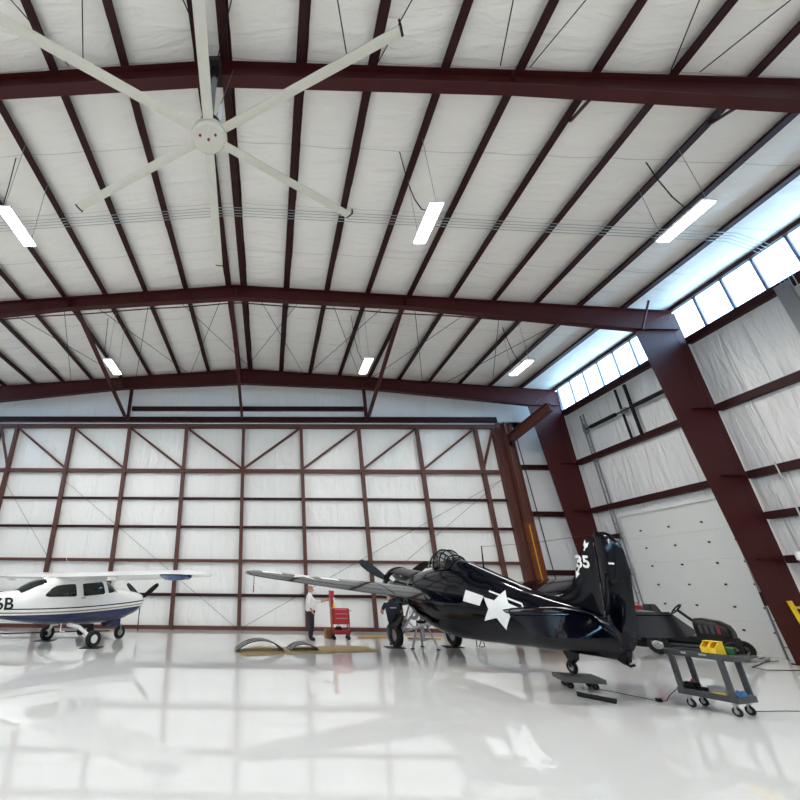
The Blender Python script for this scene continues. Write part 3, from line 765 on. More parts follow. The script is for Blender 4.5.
# nose: ring cowl, bare engine, top cowl panel
obj('cowl_ring', MB().lathe([(.4, -.12), (.46, -.05), (.55, -.08), (.61, -.2), (.62, -.34), (.6, -.34), (.5, -.25), (.42, -.2)], 40, 'x'), 'navyunder', fp)
obj('top_cowl_panel', MB().grid(lambda u, v: Vector((lerp(-.34, -2.0, u), math.cos(R(lerp(48, 132, v))) * lerp(.635, .66, u), math.sin(R(lerp(48, 132, v))) * lerp(.62, .6, u) - .03)), 8, 12), 'navyunder', fp, solid=.01)
eng = obj('engine_crankcase', MB().lathe([(.02, -.12), (.14, -.14), (.2, -.35), (.3, -.45), (.3, -.85), (.42, -.95), (.42, -1.4), (.3, -1.55), (.02, -1.55)], 24, 'x'), 'silver', fp)
for k in range(9):
    a = R(90 + 40 * k); d = Vector((0, math.cos(a), math.sin(a)))
    prof = []
    c = MB(); rr = []
    for i in range(9):
        rr += [(.28 + i * .03, .075), (.295 + i * .03, .105)]
    c.tube([Vector((-.62, 0, 0)) + d * h for h, _ in rr], [r for _, r in rr], 12)
    obj('cylinder', c, 'silver' if k % 2 else 'greybox', eng)
for k in range(9):
    a = R(90 + 40 * k + 12); d = Vector((0, math.cos(a), math.sin(a)))
    obj('exhaust_pipe', MB().tube([Vector((-.75, 0, 0)) + d * .45, Vector((-1.0, 0, 0)) + d * .56, Vector((-1.3, 0, 0)) + d * .5, Vector((-1.75, 0, 0)) + d * .44], .035, 8), 'blackmetal' if k % 2 else 'silver', eng)
for k in range(6):
    a = R(60 * k + 30); d = Vector((0, math.cos(a), math.sin(a)))
    obj('engine_mount_tube', MB().cyl(Vector((-1.3, 0, 0)) + d * .35, Vector((-2.0, 0, 0)) + d * .55, .02, n=8), 'silver', eng)
obj('firewall_frame', MB().lathe([(.5, -1.93), (.63, -1.93), (.63, -1.98), (.5, -1.98)], 36, 'x', (0, 0, -.05)), 'silver', fp)
pr = obj('propeller_hub', MB().lathe([(.01, .28), (.06, .26), (.1, .16), (.13, .08), (.13, -.12), (.01, -.12)], 24, 'x'), 'silver', fp)
for k in range(3):
    a = R(30 + 120 * k); d = Vector((0, math.cos(a), math.sin(a))); t = Vector((0, -math.sin(a), math.cos(a))); rings = []
    for rr, ch, tw, th in ((.1, .07, 60, .035), (.3, .09, 52, .035), (.5, .15, 45, .03), (.8, .19, 36, .022), (1.15, .185, 28, .015), (1.4, .14, 24, .01), (1.5, .08, 22, .006), (1.525, .02, 22, .004)):
        ca, sa = math.cos(R(tw)), math.sin(R(tw))
        e = t * ca + Vector((1, 0, 0)) * sa; nn = Vector((1, 0, 0)) * ca - t * sa
        rings.append([Vector((.06, 0, 0)) + d * rr + e * (ch * math.cos(q)) + nn * (th * math.sin(q)) for q in [2 * math.pi * j / 12 for j in range(12)]])
    obj('propeller_blade', MB().loft(rings), 'black', pr)
# windscreen and sliding hood: frame hoops and thin glazing
def hoop(x, hw, zt, zb, lean=0., n=12):
    return [Vector((x - lean * math.sin(math.pi * i / n), hw * math.cos(math.pi * i / n), zb + (zt - zb) * math.sin(math.pi * i / n) ** .8)) for i in range(n + 1)]
hoops = [hoop(-2.78, .34, .92, .74, .12), hoop(-2.98, .34, 1.17, .78, .06), hoop(-3.2, .35, 1.27, .8), hoop(-3.5, .35, 1.27, .82), hoop(-3.78, .33, 1.14, .82)]
cf = obj('canopy_frame', MB().tube(hoops[1], .025, 6).tube(hoops[2], .022, 6).tube(hoops[3], .018, 6).tube(hoops[4], .022, 6).tube(hoops[0], .018, 6)
         .tube([h[2] for h in hoops], .016, 6).tube([h[10] for h in hoops], .016, 6).tube([h[0] for h in hoops], .02, 6).tube([h[12] for h in hoops], .02, 6).tube([h[6] for h in hoops], .012, 6).tube([h[4] for h in hoops[:2]], .02, 6).tube([h[8] for h in hoops[:2]], .02, 6), 'navyunder', fp)
obj('canopy_glass', MB().grid(lambda u, v: hoops[min(4, int(round(u * 4)))][int(round(v * 12))], 4, 12), 'canopy', cf)
obj('cockpit_seat', MB().box((-3.62, 0, .78), (.1, .36, .5)).box((-3.45, 0, .6), (.36, .36, .1)), 'leather', fp, bevel=.03)
obj('instrument_panel', MB().box((-2.98, 0, .74), (.06, .5, .24)), 'black', fp)
obj('antenna_mast', MB().tube([(-4.95, 0, .88), (-4.97, 0, 1.42)], [.022, .012], 8), 'navyunder', fp)
obj('antenna_wire', MB().tube([(-4.97, 0, 1.4), (-6.6, 0, 1.5), (-8.2, 0, 1.68)], .004, 4), 'black', fp)
# undercarriage drawn up into the lower fuselage
for sg, nm in ((1, 'l'), (-1, 'r')):
    wz = -1.755 / math.cos(R(5.7)) + .34 - .17 + .0
    wc = (-1.72, sg * .95, -1.25)
    wheel('main_wheel', fp, wc, .33, .2, 'y', 'silver', 'rubber', .5)
    obj('oleo_strut', MB().tube([(-1.72, sg * .82, -1.26), (-1.75, sg * .62, -.95), (-1.85, sg * .4, -.55)], .05, 10), 'silver', fp)
    obj('drag_link', MB().tube([(-1.72, sg * .8, -1.2), (-2.2, sg * .5, -.95), (-2.7, sg * .35, -.75)], .032, 8), 'lightgrey', fp)
    obj('retraction_link', MB().tube([(-1.72, sg * .78, -1.15), (-1.4, sg * .45, -.85), (-1.25, sg * .2, -.45)], .03, 8), 'silver', fp)
    obj('torque_arm', MB().tube([(-1.6, sg * .8, -1.22), (-1.35, sg * .65, -1.05), (-1.55, sg * .5, -.85)], .022, 8), 'silver', fp)
    obj('side_brace', MB().tube([(-1.9, sg * .45, -.6), (-1.55, sg * .72, -1.15)], .022, 8), 'lightgrey', fp)
    obj('side_brace', MB().tube([(-2.1, sg * .3, -.72), (-1.5, sg * .2, -1.1), (-1.3, sg * .5, -.8)], .02, 8), 'lightgrey', fp)
    obj('gear_door', MB().grid(lambda u, v: Vector((-1.45 - .55 * u, sg * (1.0 + .02 * math.sin(3 * u)) - sg * .25 * v, -1.0 + .32 * v)), 4, 4), 'navyunder', fp, solid=.012)
obj('chain_sprocket', MB().lathe([(.05, -.02), (.16, -.02), (.16, .02), (.05, .02)], 20, 'x', (-1.3, .1, -.75)), 'silver', fp)
wheel('tail_wheel', fp, (-7.2, 0, -.722), .11, .08, 'y', 'silver', 'rubber', .55)
obj('tail_wheel_fork', MB().prism([(-7.02, .05, -.38), (-7.38, .05, -.38), (-7.36, .05, -.56), (-7.26, .05, -.64), (-7.16, .05, -.6)], (0, -.1, 0)), 'navyunder', fp, bevel=.015)
obj('tail_wheel_leg', MB().tube([(-7.2, .055, -.6), (-7.22, .055, -.715)], .022, 8).tube([(-7.2, -.055, -.6), (-7.22, -.055, -.715)], .022, 8), 'blackmetal', fp)
obj('arresting_hook', MB().tube([(-8.1, 0, -.3), (-8.42, 0, -.4), (-8.5, 0, -.36)], .02, 8), 'black', fp)

# ------------------------------------------------------------------ the white high wing plane
wp = thing('light_plane', 'white high wing light plane with navy belly, partly outside the view', 'airplane')
place(wp, (-6.1, 14.75, 0), R(54))
cb = Body([(2.5, 1.36, 1.0, .3, 2.3, .5), (2.35, 1.42, .86, .44, 2.4, .5), (2.1, 1.46, .73, .5, 2.5, .5), (1.6, 1.52, .58, .54, 2.6, .5), (1.28, 1.54, .55, .56, 2.7, .5), (.98, 1.76, .54, .57, 2.9, .45), (.72, 1.89, .54, .585, 3.1, .42),
           (.3, 1.93, .54, .6, 3.2, .42), (-.5, 1.92, .56, .6, 3.2, .42), (-1.0, 1.87, .6, .58, 3.0, .42), (-1.35, 1.78, .64, .55, 2.7, .45), (-1.9, 1.5, .69, .5, 2.4, .5), (-2.4, 1.45, .77, .44, 2.2, .5), (-3.6, 1.38, .92, .3, 2.1, .5), (-5.2, 1.3, 1.05, .14, 2, .5), (-5.6, 1.27, 1.12, .05, 2, .5)])
obj('fuselage', cb.mesh(2.5, -5.6, 70, 44), 'cessna', wp)
obj('spinner', MB().lathe([(.01, 2.86), (.06, 2.8), (.12, 2.66), (.15, 2.5), (.01, 2.5)], 24, 'x', (0, 0, 1.2)), 'white', wp)
def cpoly(pts, sgn): return decal(pts, lambda x, z: cb.side(x, z, sgn, .006), 'glassdark', 'side_window', wp, 3)
for sg in (1, -1):
    cpoly([(-1.27, 1.38), (-1.2, 1.47), (-1.1, 1.56), (-.95, 1.63), (-.75, 1.66), (-.42, 1.68), (-.36, 1.66), (-.3, 1.36), (-.36, 1.33), (-1.15, 1.33), (-1.25, 1.35)], sg)
    cpoly([(-.13, 1.66), (-.1, 1.69), (.56, 1.74), (.62, 1.72), (.7, 1.43), (.66, 1.39), (-.04, 1.34), (-.08, 1.37)], sg)
    cpoly([(.78, 1.78), (.86, 1.8), (.98, 1.72), (1.12, 1.61), (1.2, 1.53), (1.14, 1.47), (.98, 1.43), (.84, 1.42)], sg)
obj('windscreen', cb.patch(1.24, .78, lambda t: R(38), lambda t: R(142), 8, 14), 'glassdark', wp)
obj('rear_window', cb.patch(-1.2, -1.88, lambda t: R(lerp(46, 52, t)), lambda t: R(lerp(134, 128, t)), 8, 12), 'glassdark', wp)
decal([(-.14, 1.28), (-.14, 1.3), (0, 1.3), (0, 1.28)], lambda x, z: cb.side(x, z, -1, .008), 'black', 'door_handle', wp, 0)
text_on('6B', .42, lambda x, y: cb.side(-2.32 + x, 1.16 + y, -1, .012), 'black', 'registration', wp, 1.05, .009)
cw = Wing([(0, .78, 1.65, 1.87, .15), (.6, .78, 1.65, 1.875, .15), (2.8, .76, 1.6, 1.9, .145), (4.9, .55, 1.25, 1.93, .14), (5.25, .5, 1.15, 1.93, .13), (5.5, .4, .95, 1.92, .12), (5.62, .2, .5, 1.92, .08)], .025)
for sg in (1, -1):
    wg = obj('wing', cw.mesh(sg), 'white', wp)
    obj('tip_panel', MB().loft([[Vector((-.35, sg * y, 1.95)), Vector((-.62 + d, sg * y, 1.93)), Vector((-.66 + d, sg * y, 1.9 - h)), Vector((-.35, sg * y, 1.87 - h * .6))] for y, d, h in ((4.75, -.05, .0), (4.95, -.03, .1), (5.2, .03, .12), (5.42, .1, .1), (5.52, .16, .03))]), 'navystripe', wg)
    obj('flap_track', MB().box((-.75, sg * 2.9, 1.82), (.3, .03, .08)), 'white', wg, smooth=False)
    ww = Wing([(.1, -4.75, .9, 1.3, .09), (1.8, -4.9, .65, 1.3, .08), (1.95, -5.05, .35, 1.3, .06)], 0)
    obj('tailplane', ww.mesh(sg), 'white', wp)
slab([(-3.6, 1.36), (-4.3, 1.6), (-4.9, 2.75), (-5.0, 2.85), (-5.5, 2.85), (-5.45, 1.3)], .06, .03, 1.3, 2.8, 'fin', wp, 'white')
obj('antenna', MB().cyl((-.3, -.1, 1.98), (-.62, -.1, 2.5), .008, n=6), 'white', wp)
obj('beacon', MB().sphere((-1.1, 0, 1.88), (.06, .06, .06), 10, 8), 'white', wp)
ph = obj('propeller_hub', MB().cyl((2.55, 0, 1.2), (2.68, 0, 1.2), .08, n=14), 'blackmetal', wp)
for k in range(3):
    a = R(-90 + 120 * k); d = Vector((0, math.cos(a), math.sin(a))); t = Vector((0, -math.sin(a), math.cos(a))); rings = []
    for rr, ch, tw, th in ((.08, .04, 55, .03), (.3, .075, 45, .022), (.6, .085, 32, .015), (.85, .075, 24, .01), (1.0, .05, 20, .006), (1.02, .015, 20, .004)):
        ca, sa = math.cos(R(tw)), math.sin(R(tw)); e = t * ca + Vector((1, 0, 0)) * sa; nn = Vector((1, 0, 0)) * ca - t * sa
        rings.append([Vector((2.62, 0, 1.2)) + d * rr + e * (ch * math.cos(q)) + nn * (th * math.sin(q)) for q in [2 * math.pi * j / 10 for j in range(10)]])
    obj('propeller_blade', MB().loft(rings), 'black', ph)
for sg in (1, -1):
    wheel('main_wheel', wp, (.02, sg * 1.28, .225), .225, .17, 'y', 'white', 'rubber', .5)
    obj('gear_leg', MB().tube([(-.25, sg * .3, .56), (-.15, sg * .75, .5), (-.02, sg * 1.1, .3), (.02, sg * 1.2, .225)], [.06, .055, .045, .035], 10), 'white', wp)
    obj('brake_caliper', MB().box((-.08, sg * 1.17, .22), (.1, .06, .12)), 'blackmetal', wp, bevel=.01)
wheel('nose_wheel', wp, (1.87, 0, .2), .2, .14, 'y', 'silver', 'rubber', .5)
obj('nose_strut', MB().cyl((1.87, .09, .2), (1.82, .09, .42), .018, n=8).cyl((1.87, -.09, .2), (1.82, -.09, .42), .018, n=8).cyl((1.82, 0, .4), (1.72, 0, .85), .035, n=10).box((1.82, 0, .43), (.08, .22, .05)), 'silver', wp)
obj('nose_gear_door', MB().box((1.5, .14, .5), (.5, .015, .22)).box((1.5, -.14, .5), (.5, .015, .22)), 'navystripe', wp, smooth=False)
obj('exhaust_stack', MB().tube([(1.4, -.25, .6), (1.3, -.27, .5), (1.1, -.28, .46)], .035, 8), 'blackmetal', wp)
obj('step', MB().tube([(-.6, -.5, .62), (-.65, -.6, .42), (-.55, -.68, .41)], .015, 6), 'white', wp)
# ------------------------------------------------------------------ people
def skin_body(verts, edges, name):
    """verts: (x, y, z, radius x, radius y); one continuous surface grown round the skeleton"""
    me = bpy.data.meshes.new(name); me.from_pydata([v[:3] for v in verts], edges, []); o = bpy.data.objects.new(name, me); COL.objects.link(o)
    sk = o.modifiers.new('skin', 'SKIN'); sk.use_smooth_shade = True; sk.use_x_symmetry = False
    ss = o.modifiers.new('sub', 'SUBSURF'); ss.levels = 2; ss.render_levels = 2
    lay = me.skin_vertices[0].data
    for i, v in enumerate(verts):
        lay[i].radius = (v[3], v[4] if len(v) > 4 else v[3])
    lay[0].use_root = True
    dg = bpy.context.evaluated_depsgraph_get(); dg.update()
    m2 = bpy.data.meshes.new_from_object(o.evaluated_get(dg)); m2.name = name
    bpy.data.objects.remove(o); bpy.data.meshes.remove(me)
    return m2
def person(label, loc, yaw, J, cols, hair, cuff, bulk=1., hem=.45, waist=.93):
    """J: joint name -> position; cols: shirt, trousers, skin, shoe; cuff: fraction of the arm that is sleeved"""
    root = thing('person', label, 'person', loc, yaw)
    V = []; E = []; idx = {}
    def add(n, r, parent=None):
        p = J[n]; idx[n] = len(V); V.append((p[0], p[1], p[2]) + ((r, r) if not isinstance(r, tuple) else r))
        if parent: E.append((idx[parent], idx[n]))
    add('pelvis', (.165 * bulk, .14 * bulk)); add('belly', (.17 * bulk, .165 * bulk), 'pelvis'); add('chest', (.178 * bulk, .145 * bulk), 'belly'); add('collar', (.11, .085), 'chest')
    add('neck', .058, 'collar'); add('chin', (.075, .08), 'neck'); add('head', (.082, .098), 'chin'); add('crown', (.05, .06), 'head')
    for s in 'lr':
        add('shoulder_' + s, .072, 'chest'); add('elbow_' + s, .052, 'shoulder_' + s); add('wrist_' + s, .033, 'elbow_' + s)
        w, e = Vector(J['wrist_' + s]), Vector(J['elbow_' + s]); d = (w - e).normalized()
        J['palm_' + s] = tuple(w + d * .07); add('palm_' + s, (.042, .02), 'wrist_' + s)
        sd = d.cross(Vector((1, 0, .3))).normalized()
        for k in range(4):
            a = w + d * .1 + sd * (.028 - .019 * k); b = a + d * (.05 - .006 * abs(k - 1.3)) + Vector((.012, 0, 0)); n1, n2 = 'f%d_%s' % (k, s), 'g%d_%s' % (k, s)
            J[n1], J[n2] = tuple(a), tuple(b); add(n1, .0095, 'palm_' + s); add(n2, .0075, n1)
        J['thumb_' + s] = tuple(w + d * .06 + sd * .055 + Vector((.01, 0, 0))); add('thumb_' + s, .009, 'palm_' + s)
        add('hip_' + s, (.105 * bulk, .105 * bulk), 'pelvis'); add('knee_' + s, .074 * bulk, 'hip_' + s); add('ankle_' + s, .055 * bulk, 'knee_' + s); add('toe_' + s, (.045, .035), 'ankle_' + s)
    me = skin_body(V, E, 'body')
    for m in cols: me.materials.append(M[m])
    def rad(n):
        r = V[idx[n]][3:5]; return (r[0] + r[1]) / 2
    def RAD(a, t, b): return lerp(rad(a), rad(b), t)
    def seg(p, a, b):
        a, b = Vector(a), Vector(b); t = max(0, min(1, (p - a).dot(b - a) / (b - a).length_squared)); return (p - a.lerp(b, t)).length, t
    bones = [('pelvis', 'belly'), ('belly', 'chest'), ('chest', 'collar'), ('collar', 'neck'), ('neck', 'chin'), ('chin', 'head'), ('head', 'crown')]
    for s in 'lr': bones += [('chest', 'shoulder_' + s), ('shoulder_' + s, 'elbow_' + s), ('elbow_' + s, 'wrist_' + s), ('wrist_' + s, 'palm_' + s), ('palm_' + s, 'g1_' + s), ('pelvis', 'hip_' + s), ('hip_' + s, 'knee_' + s), ('knee_' + s, 'ankle_' + s), ('ankle_' + s, 'toe_' + s)]
    for p in me.polygons:
        best = min(((seg(p.center, J[a], J[b]), a, b) for a, b in bones), key=lambda q: q[0][0] - RAD(q[1], q[0][1], q[2])); (dd, t), a, b = best
        i = 0
        if a in ('pelvis', 'belly', 'chest', 'collar') or a.startswith('hip') and p.center.z > waist: i = 1 if p.center.z < waist else 0
        elif a in ('neck', 'chin', 'head') or a.startswith(('wrist', 'palm')): i = 2
        elif a.startswith('elbow'): i = 0 if (cuff > 1 and t < cuff - 1) else 2
        elif a.startswith('shoulder_'): i = 0 if (cuff >= 1 or t < cuff) else 2
        elif a.startswith(('hip', 'knee')): i = 1
        elif a.startswith('ankle'): i = 3
        elif b.startswith('hip') or (a == 'pelvis' and t < hem): i = 1
        p.material_index = i; p.use_smooth = True
    body = bpy.data.objects.new('body', me); COL.objects.link(body); body.parent = root
    h = Vector(J['head']); f = Vector((1, 0, 0))
    obj('hair', MB().grid(lambda u, v: h + Vector((-.02 + .102 * math.cos(u * 2 * math.pi) * math.sin(v * 1.5), .098 * math.sin(u * 2 * math.pi) * math.sin(v * 1.5), .015 + .1 * math.cos(v * 1.5))), 20, 8), hair, root, solid=.008)
    for s in (1, -1):
        obj('ear', MB().sphere(h + Vector((-.01, s * .088, -.02)), (.02, .012, .03), 10, 8), cols[2], root)
        obj('eye', MB().sphere(h + Vector((.086, s * .033, .0)), (.008, .013, .009), 8, 6), 'black', root)
    obj('nose', MB().sphere(h + Vector((.098, 0, -.03)), (.02, .014, .025), 10, 8), cols[2], root)
    obj('mouth', MB().box(h + Vector((.088, 0, -.072)), (.01, .045, .008)), 'darkred', root)
    return root
J1 = dict(pelvis=(-.02, 0, .92), belly=(.03, 0, 1.06), chest=(.0, 0, 1.27), collar=(-.02, 0, 1.4), neck=(-.01, 0, 1.46), chin=(.03, 0, 1.52), head=(.03, 0, 1.58), crown=(.02, 0, 1.64),
          shoulder_l=(.02, .19, 1.36), elbow_l=(.28, .26, 1.16), wrist_l=(.55, .22, 1.22), shoulder_r=(-.04, -.19, 1.36), elbow_r=(-.1, -.25, 1.1), wrist_r=(.02, -.24, .9),
          hip_l=(-.01, .09, .86), knee_l=(.02, .1, .47), ankle_l=(-.03, .1, .08), toe_l=(.13, .11, .04), hip_r=(-.02, -.09, .86), knee_r=(.0, -.1, .47), ankle_r=(-.05, -.1, .08), toe_r=(.11, -.11, .04))
person('person in white shirt and dark trousers reaching towards the red tool cart', (1.5, 16.35, 0), R(4), J1, ('shirt', 'trousers', 'skin', 'black'), 'hairgrey', 1.5, 1.36, .45, .92)
J2 = dict(pelvis=(-.14, 0, .6), belly=(-.07, 0, .8), chest=(.03, 0, 1.07), collar=(.09, 0, 1.22), neck=(.12, 0, 1.28), chin=(.17, 0, 1.33), head=(.18, 0, 1.39), crown=(.17, 0, 1.45),
          shoulder_l=(.08, .2, 1.18), elbow_l=(.1, .33, .95), wrist_l=(.32, .25, .9), shoulder_r=(.08, -.2, 1.18), elbow_r=(.12, -.3, .95), wrist_r=(.34, -.2, .9),
          hip_l=(-.12, .1, .57), knee_l=(.22, .15, .42), ankle_l=(-.02, .13, .08), toe_l=(.14, .14, .04), hip_r=(-.12, -.1, .57), knee_r=(.22, -.15, .42), ankle_r=(-.02, -.13, .08), toe_r=(.14, -.14, .04))
p2 = person('person in navy tee and grey jeans crouching under the dark wing, back turned', (4.02, 15.25, 0), R(90), J2, ('tee', 'jeans', 'skin', 'black'), 'hairdark', .75, 1.25, -1, .52)
obj('shirt_print', MB().grid(lambda u, v: Vector((-.16 + .03 * v + .2 * (u - .5) ** 2, .1 - .2 * u, 1.06 + .035 * v)), 6, 2), 'greybox', p2, solid=.006)

# ------------------------------------------------------------------ red tool cart and box
tc_ = thing('tool_cart', 'red metal tool cart with drawers and open lower shelf', 'tool cart', (2.56, 16.85, 0))
obj('cabinet', MB().box((0, 0, .73), (.62, .42, .5)), 'red', tc_, bevel=.012)
for k, z in enumerate((.9, .76, .62)):
    d = obj('drawer', MB().box((.03, -.216, z), (.44, .02, .12)), 'red', tc_, bevel=.005)
    obj('pull', MB().box((.03, -.23, z + .045), (.4, .015, .015)), 'silver', d, smooth=False)
obj('side_rail', MB().box((-.25, -.215, .73), (.05, .02, .46)), 'darkred', tc_, smooth=False)
obj('side_rail', MB().box((.285, -.215, .73), (.05, .02, .46)), 'darkred', tc_, smooth=False)
obj('lower_shelf', MB().box((0, 0, .2), (.62, .42, .04)).box((0, -.2, .25), (.62, .02, .1)).box((0, .2, .25), (.62, .02, .1)).box((.3, 0, .25), (.02, .42, .1)).box((-.3, 0, .25), (.02, .42, .1)), 'red', tc_, smooth=False)
for sx in (-1, 1):
    for sy in (-1, 1):
        obj('post', MB().box((sx * .28, sy * .19, .36), (.04, .04, .3)), 'red', tc_, smooth=False)
        c = obj('caster', MB().lathe([(.01, -.018), (.06, -.018), (.065, 0), (.06, .018), (.01, .018)], 16, 'y', (sx * .25, sy * .16, .065)), 'rubber', tc_)
        obj('fork', MB().box((sx * .25, sy * .16, .14), (.05, .06, .1)), 'blackmetal', c, smooth=False)
obj('back_rack', MB().box((-.3, .0, 1.27), (.03, .4, .56)).box((-.24, -.1, 1.27), (.14, .03, .54)), 'red', tc_, smooth=False)
obj('handle', MB().tube([(.32, -.15, .9), (.4, -.15, .9), (.4, .15, .9), (.32, .15, .9)], .014, 8), 'silver', tc_)
tag(obj('manual_sheaf', MB().box((2.4, 16.7, 1.16), (.07, .1, .32), Matrix.Rotation(R(-10), 3, 'Y')), 'white', bevel=.004), 'white paper sheaf standing on top of the red tool cart', 'papers')
tag(obj('fluid_bottle', MB().lathe([(.005, 0), (.035, 0), (.035, .15), (.012, .19), (.012, .22), (.005, .22)], 14, 'z', (2.35, 16.66, .98)), 'yellow'), 'small yellow bottle on the red tool cart, next to the paper sheaf', 'bottle')
tag(obj('tool_bag', MB().sphere((2.5, 16.85, .315), (.13, .12, .09), 14, 10).tube([(2.4, 16.85, .36), (2.5, 16.85, .47), (2.6, 16.85, .36)], .012, 6), 'black'), 'black tool bag on the lower shelf of the red cart', 'bag')
bx = thing('cardboard_box', 'brown cardboard box on the floor left of the red tool cart', 'box', (2.22, 17.25, 0), R(10))
obj('carton', MB().box((0, 0, .14), (.3, .28, .28)), 'cardboard', bx, bevel=.004)
obj('flap', MB().box((-.075, 0, .284), (.145, .27, .006)), 'cardboard', bx, smooth=False)
obj('flap', MB().box((.075, 0, .284), (.145, .27, .006)), 'cardboard', bx, smooth=False)

# ------------------------------------------------------------------ boards with cowl panels, planks
def board(name, pts, label, th=.014, m='mat'):
    return tag(obj(name, MB().prism([(x, y, .002) for x, y in pts], (0, 0, th)), m, smooth=False), label, 'board', None)
board('tan_board', [(-.91, 13.53), (-.57, 12.75), (.48, 13.2), (.4, 14.6), (-.36, 14.75)], 'tan board on the floor under the larger dark cowl panel', .02)
board('tan_board', [(.52, 13.2), (2.3, 13.7), (3.14, 13.95), (3.0, 15.1), (.44, 14.6)], 'longer tan board on the floor under the smaller dark cowl panel', .02)
def cowl(loc, rot, r, half, depth, label, sh=1.):
    t = thing('cowl_panel', label, 'cowl panel', loc, rot, 'removed cowl panels')
    f = lambda rr: (lambda u, v: Vector((rr * math.sin(R(lerp(-half, half, u))), (v - .5) * depth + .08 * math.cos(R(lerp(-half, half, u)) * 1.5), rr * (math.cos(R(lerp(-half, half, u))) - math.cos(R(half))) * sh)))
    obj('skin', MB().grid(f(r), 24, 6), 'navyunder', t, solid=.02)
    for k in (.08, .5, .92):
        obj('stiffening_rib', MB().tube([f(r - .03)(i / 16, k) + Vector((0, 0, .015)) for i in range(17)], .018, 6), 'silver', t)
    for u in (.0, 1.): obj('latch', MB().box(f(r)(u, .5) + Vector((0, 0, .03)), (.04, .1, .04)), 'silver', t, smooth=False)
    return t
cowl((-.22, 13.75, .03), R(12), .78, 58, .62, 'larger arched dark cowl panel lying on the tan board', .68)
cowl((1.02, 14.05, .03), R(10), .5, 54, .6, 'smaller arched dark cowl panel behind the larger one, on the long board', .72)
tag(obj('plank', MB().bar((3.3, 17.6, .03), (4.9, 17.5, .03), .2, .05), 'plank', smooth=False), 'pale wooden plank on the floor behind the crouching person', 'plank')
tag(obj('plank', MB().bar((5.0, 17.3, .03), (6.1, 17.2, .03), .2, .05), 'plank', smooth=False), 'shorter pale plank on the floor beyond the far landing wheel', 'plank')

# ------------------------------------------------------------------ stands under the fighter
jk = thing('aircraft_jack', 'silver three legged jack stand under the dark fighter', 'jack', (4.72, 14.75, 0))
for k in range(3):
    a = R(200 + 120 * k); q = Vector((math.cos(a), math.sin(a), 0))
    l = obj('leg', MB().tube([q * .12 + Vector((0, 0, .72)), q * .42 + Vector((0, 0, .02))], .03, 8), 'silver', jk)
    obj('foot', MB().cyl(q * .42, q * .42 + Vector((0, 0, .025)), .06, n=12), 'blackmetal', l)
    obj('brace', MB().cyl(q * .3 + Vector((0, 0, .3)), Vector((0, 0, .25)), .012, n=6), 'silver', jk)
obj('ram', MB().cyl((0, 0, .2), (0, 0, .8), .06, n=14).cyl((0, 0, .8), (0, 0, .95), .03, n=12), 'silver', jk)
obj('top_collar', MB().lathe([(.05, .68), (.15, .68), (.15, .75), (.05, .75)], 16), 'blackmetal', jk)
ht = thing('tie_down_stand', 'small dark wire stand on the floor behind the far landing wheel', 'stand', (6.6, 15.2, 0))
obj('wire_frame', MB().tube([(-.12, 0, .01), (-.1, 0, .4), (.1, 0, .4), (.12, 0, .01)], .012, 6), 'blackmetal', ht)
obj('chain', MB().tube([(0, 0, .4), (.05, 0, .2), (-.05, 0, .02), (.1, .05, .01)], .012, 6), 'blackmetal', ht)
# rubber pads below the wheels
for (x, y), l in (((-5.06, 14.02), 'under the nearest wheel of the white plane'), ((-7.14, 15.5), 'under the left wheel of the white plane'), ((3.88, 14.92), 'under the left wheel of the dark fighter'), ((5.75, 15.25), 'under the right wheel of the dark fighter')):
    tag(obj('drip_mat', MB().box((x, y, .006), (.55, .5, .012)), 'rubber', smooth=False), 'thin black mat on the floor ' + l, 'mat', 'black drip mats')
tag(obj('tow_bar', MB().tube([(-5.75, 17.5, .12), (-7.2, 17.3, .1), (-9.5, 16.6, .06), (-12, 16.2, .05)], .022, 8), 'blackmetal'), 'thin dark tow bar on the floor behind the white plane', 'tow bar')
gd = thing('tug_dolly', 'small dark wheeled dolly behind the legs of the white plane', 'dolly', (-6.55, 17.3, 0), R(20))
obj('deck', MB().box((0, 0, .3), (.5, .3, .12)), 'black', gd, bevel=.02)
for sx in (-.16, .16): obj('wheel', MB().lathe([(.01, -.04), (.12, -.04), (.14, 0), (.12, .04), (.01, .04)], 16, 'y', (sx, -.18, .14)), 'rubber', gd)

# tail dolly and the foam block
tdl = thing('tail_dolly', 'low grey wheeled board carrying the tail wheel of the fighter', 'dolly', (5.83, 9.5, 0), R(-14))
obj('deck', MB().box((0, 0, .16), (.68, .62, .075)), 'dollygrey', tdl, bevel=.012)
obj('pad', MB().box((-.05, .02, .206), (.4, .36, .012)), 'cartgrey', tdl, bevel=.004)
for sx in (-1, 1):
    for sy in (-1, 1):
        obj('caster', MB().lathe([(.01, -.02), (.055, -.02), (.06, 0), (.055, .02), (.01, .02)], 14, 'y', (sx * .2, sy * .14, .06)).box((sx * .2, sy * .14, .11), (.06, .07, .03)), 'rubber', tdl)
tag(obj('rubber_block', MB().prism([(5.44, 9.02, .003), (5.76, 8.5, .003), (5.6, 8.3, .003), (5.31, 8.8, .003)], (0, 0, .035)), 'black', bevel=.008), 'black rubber block on the floor in front of the tail dolly', 'block')

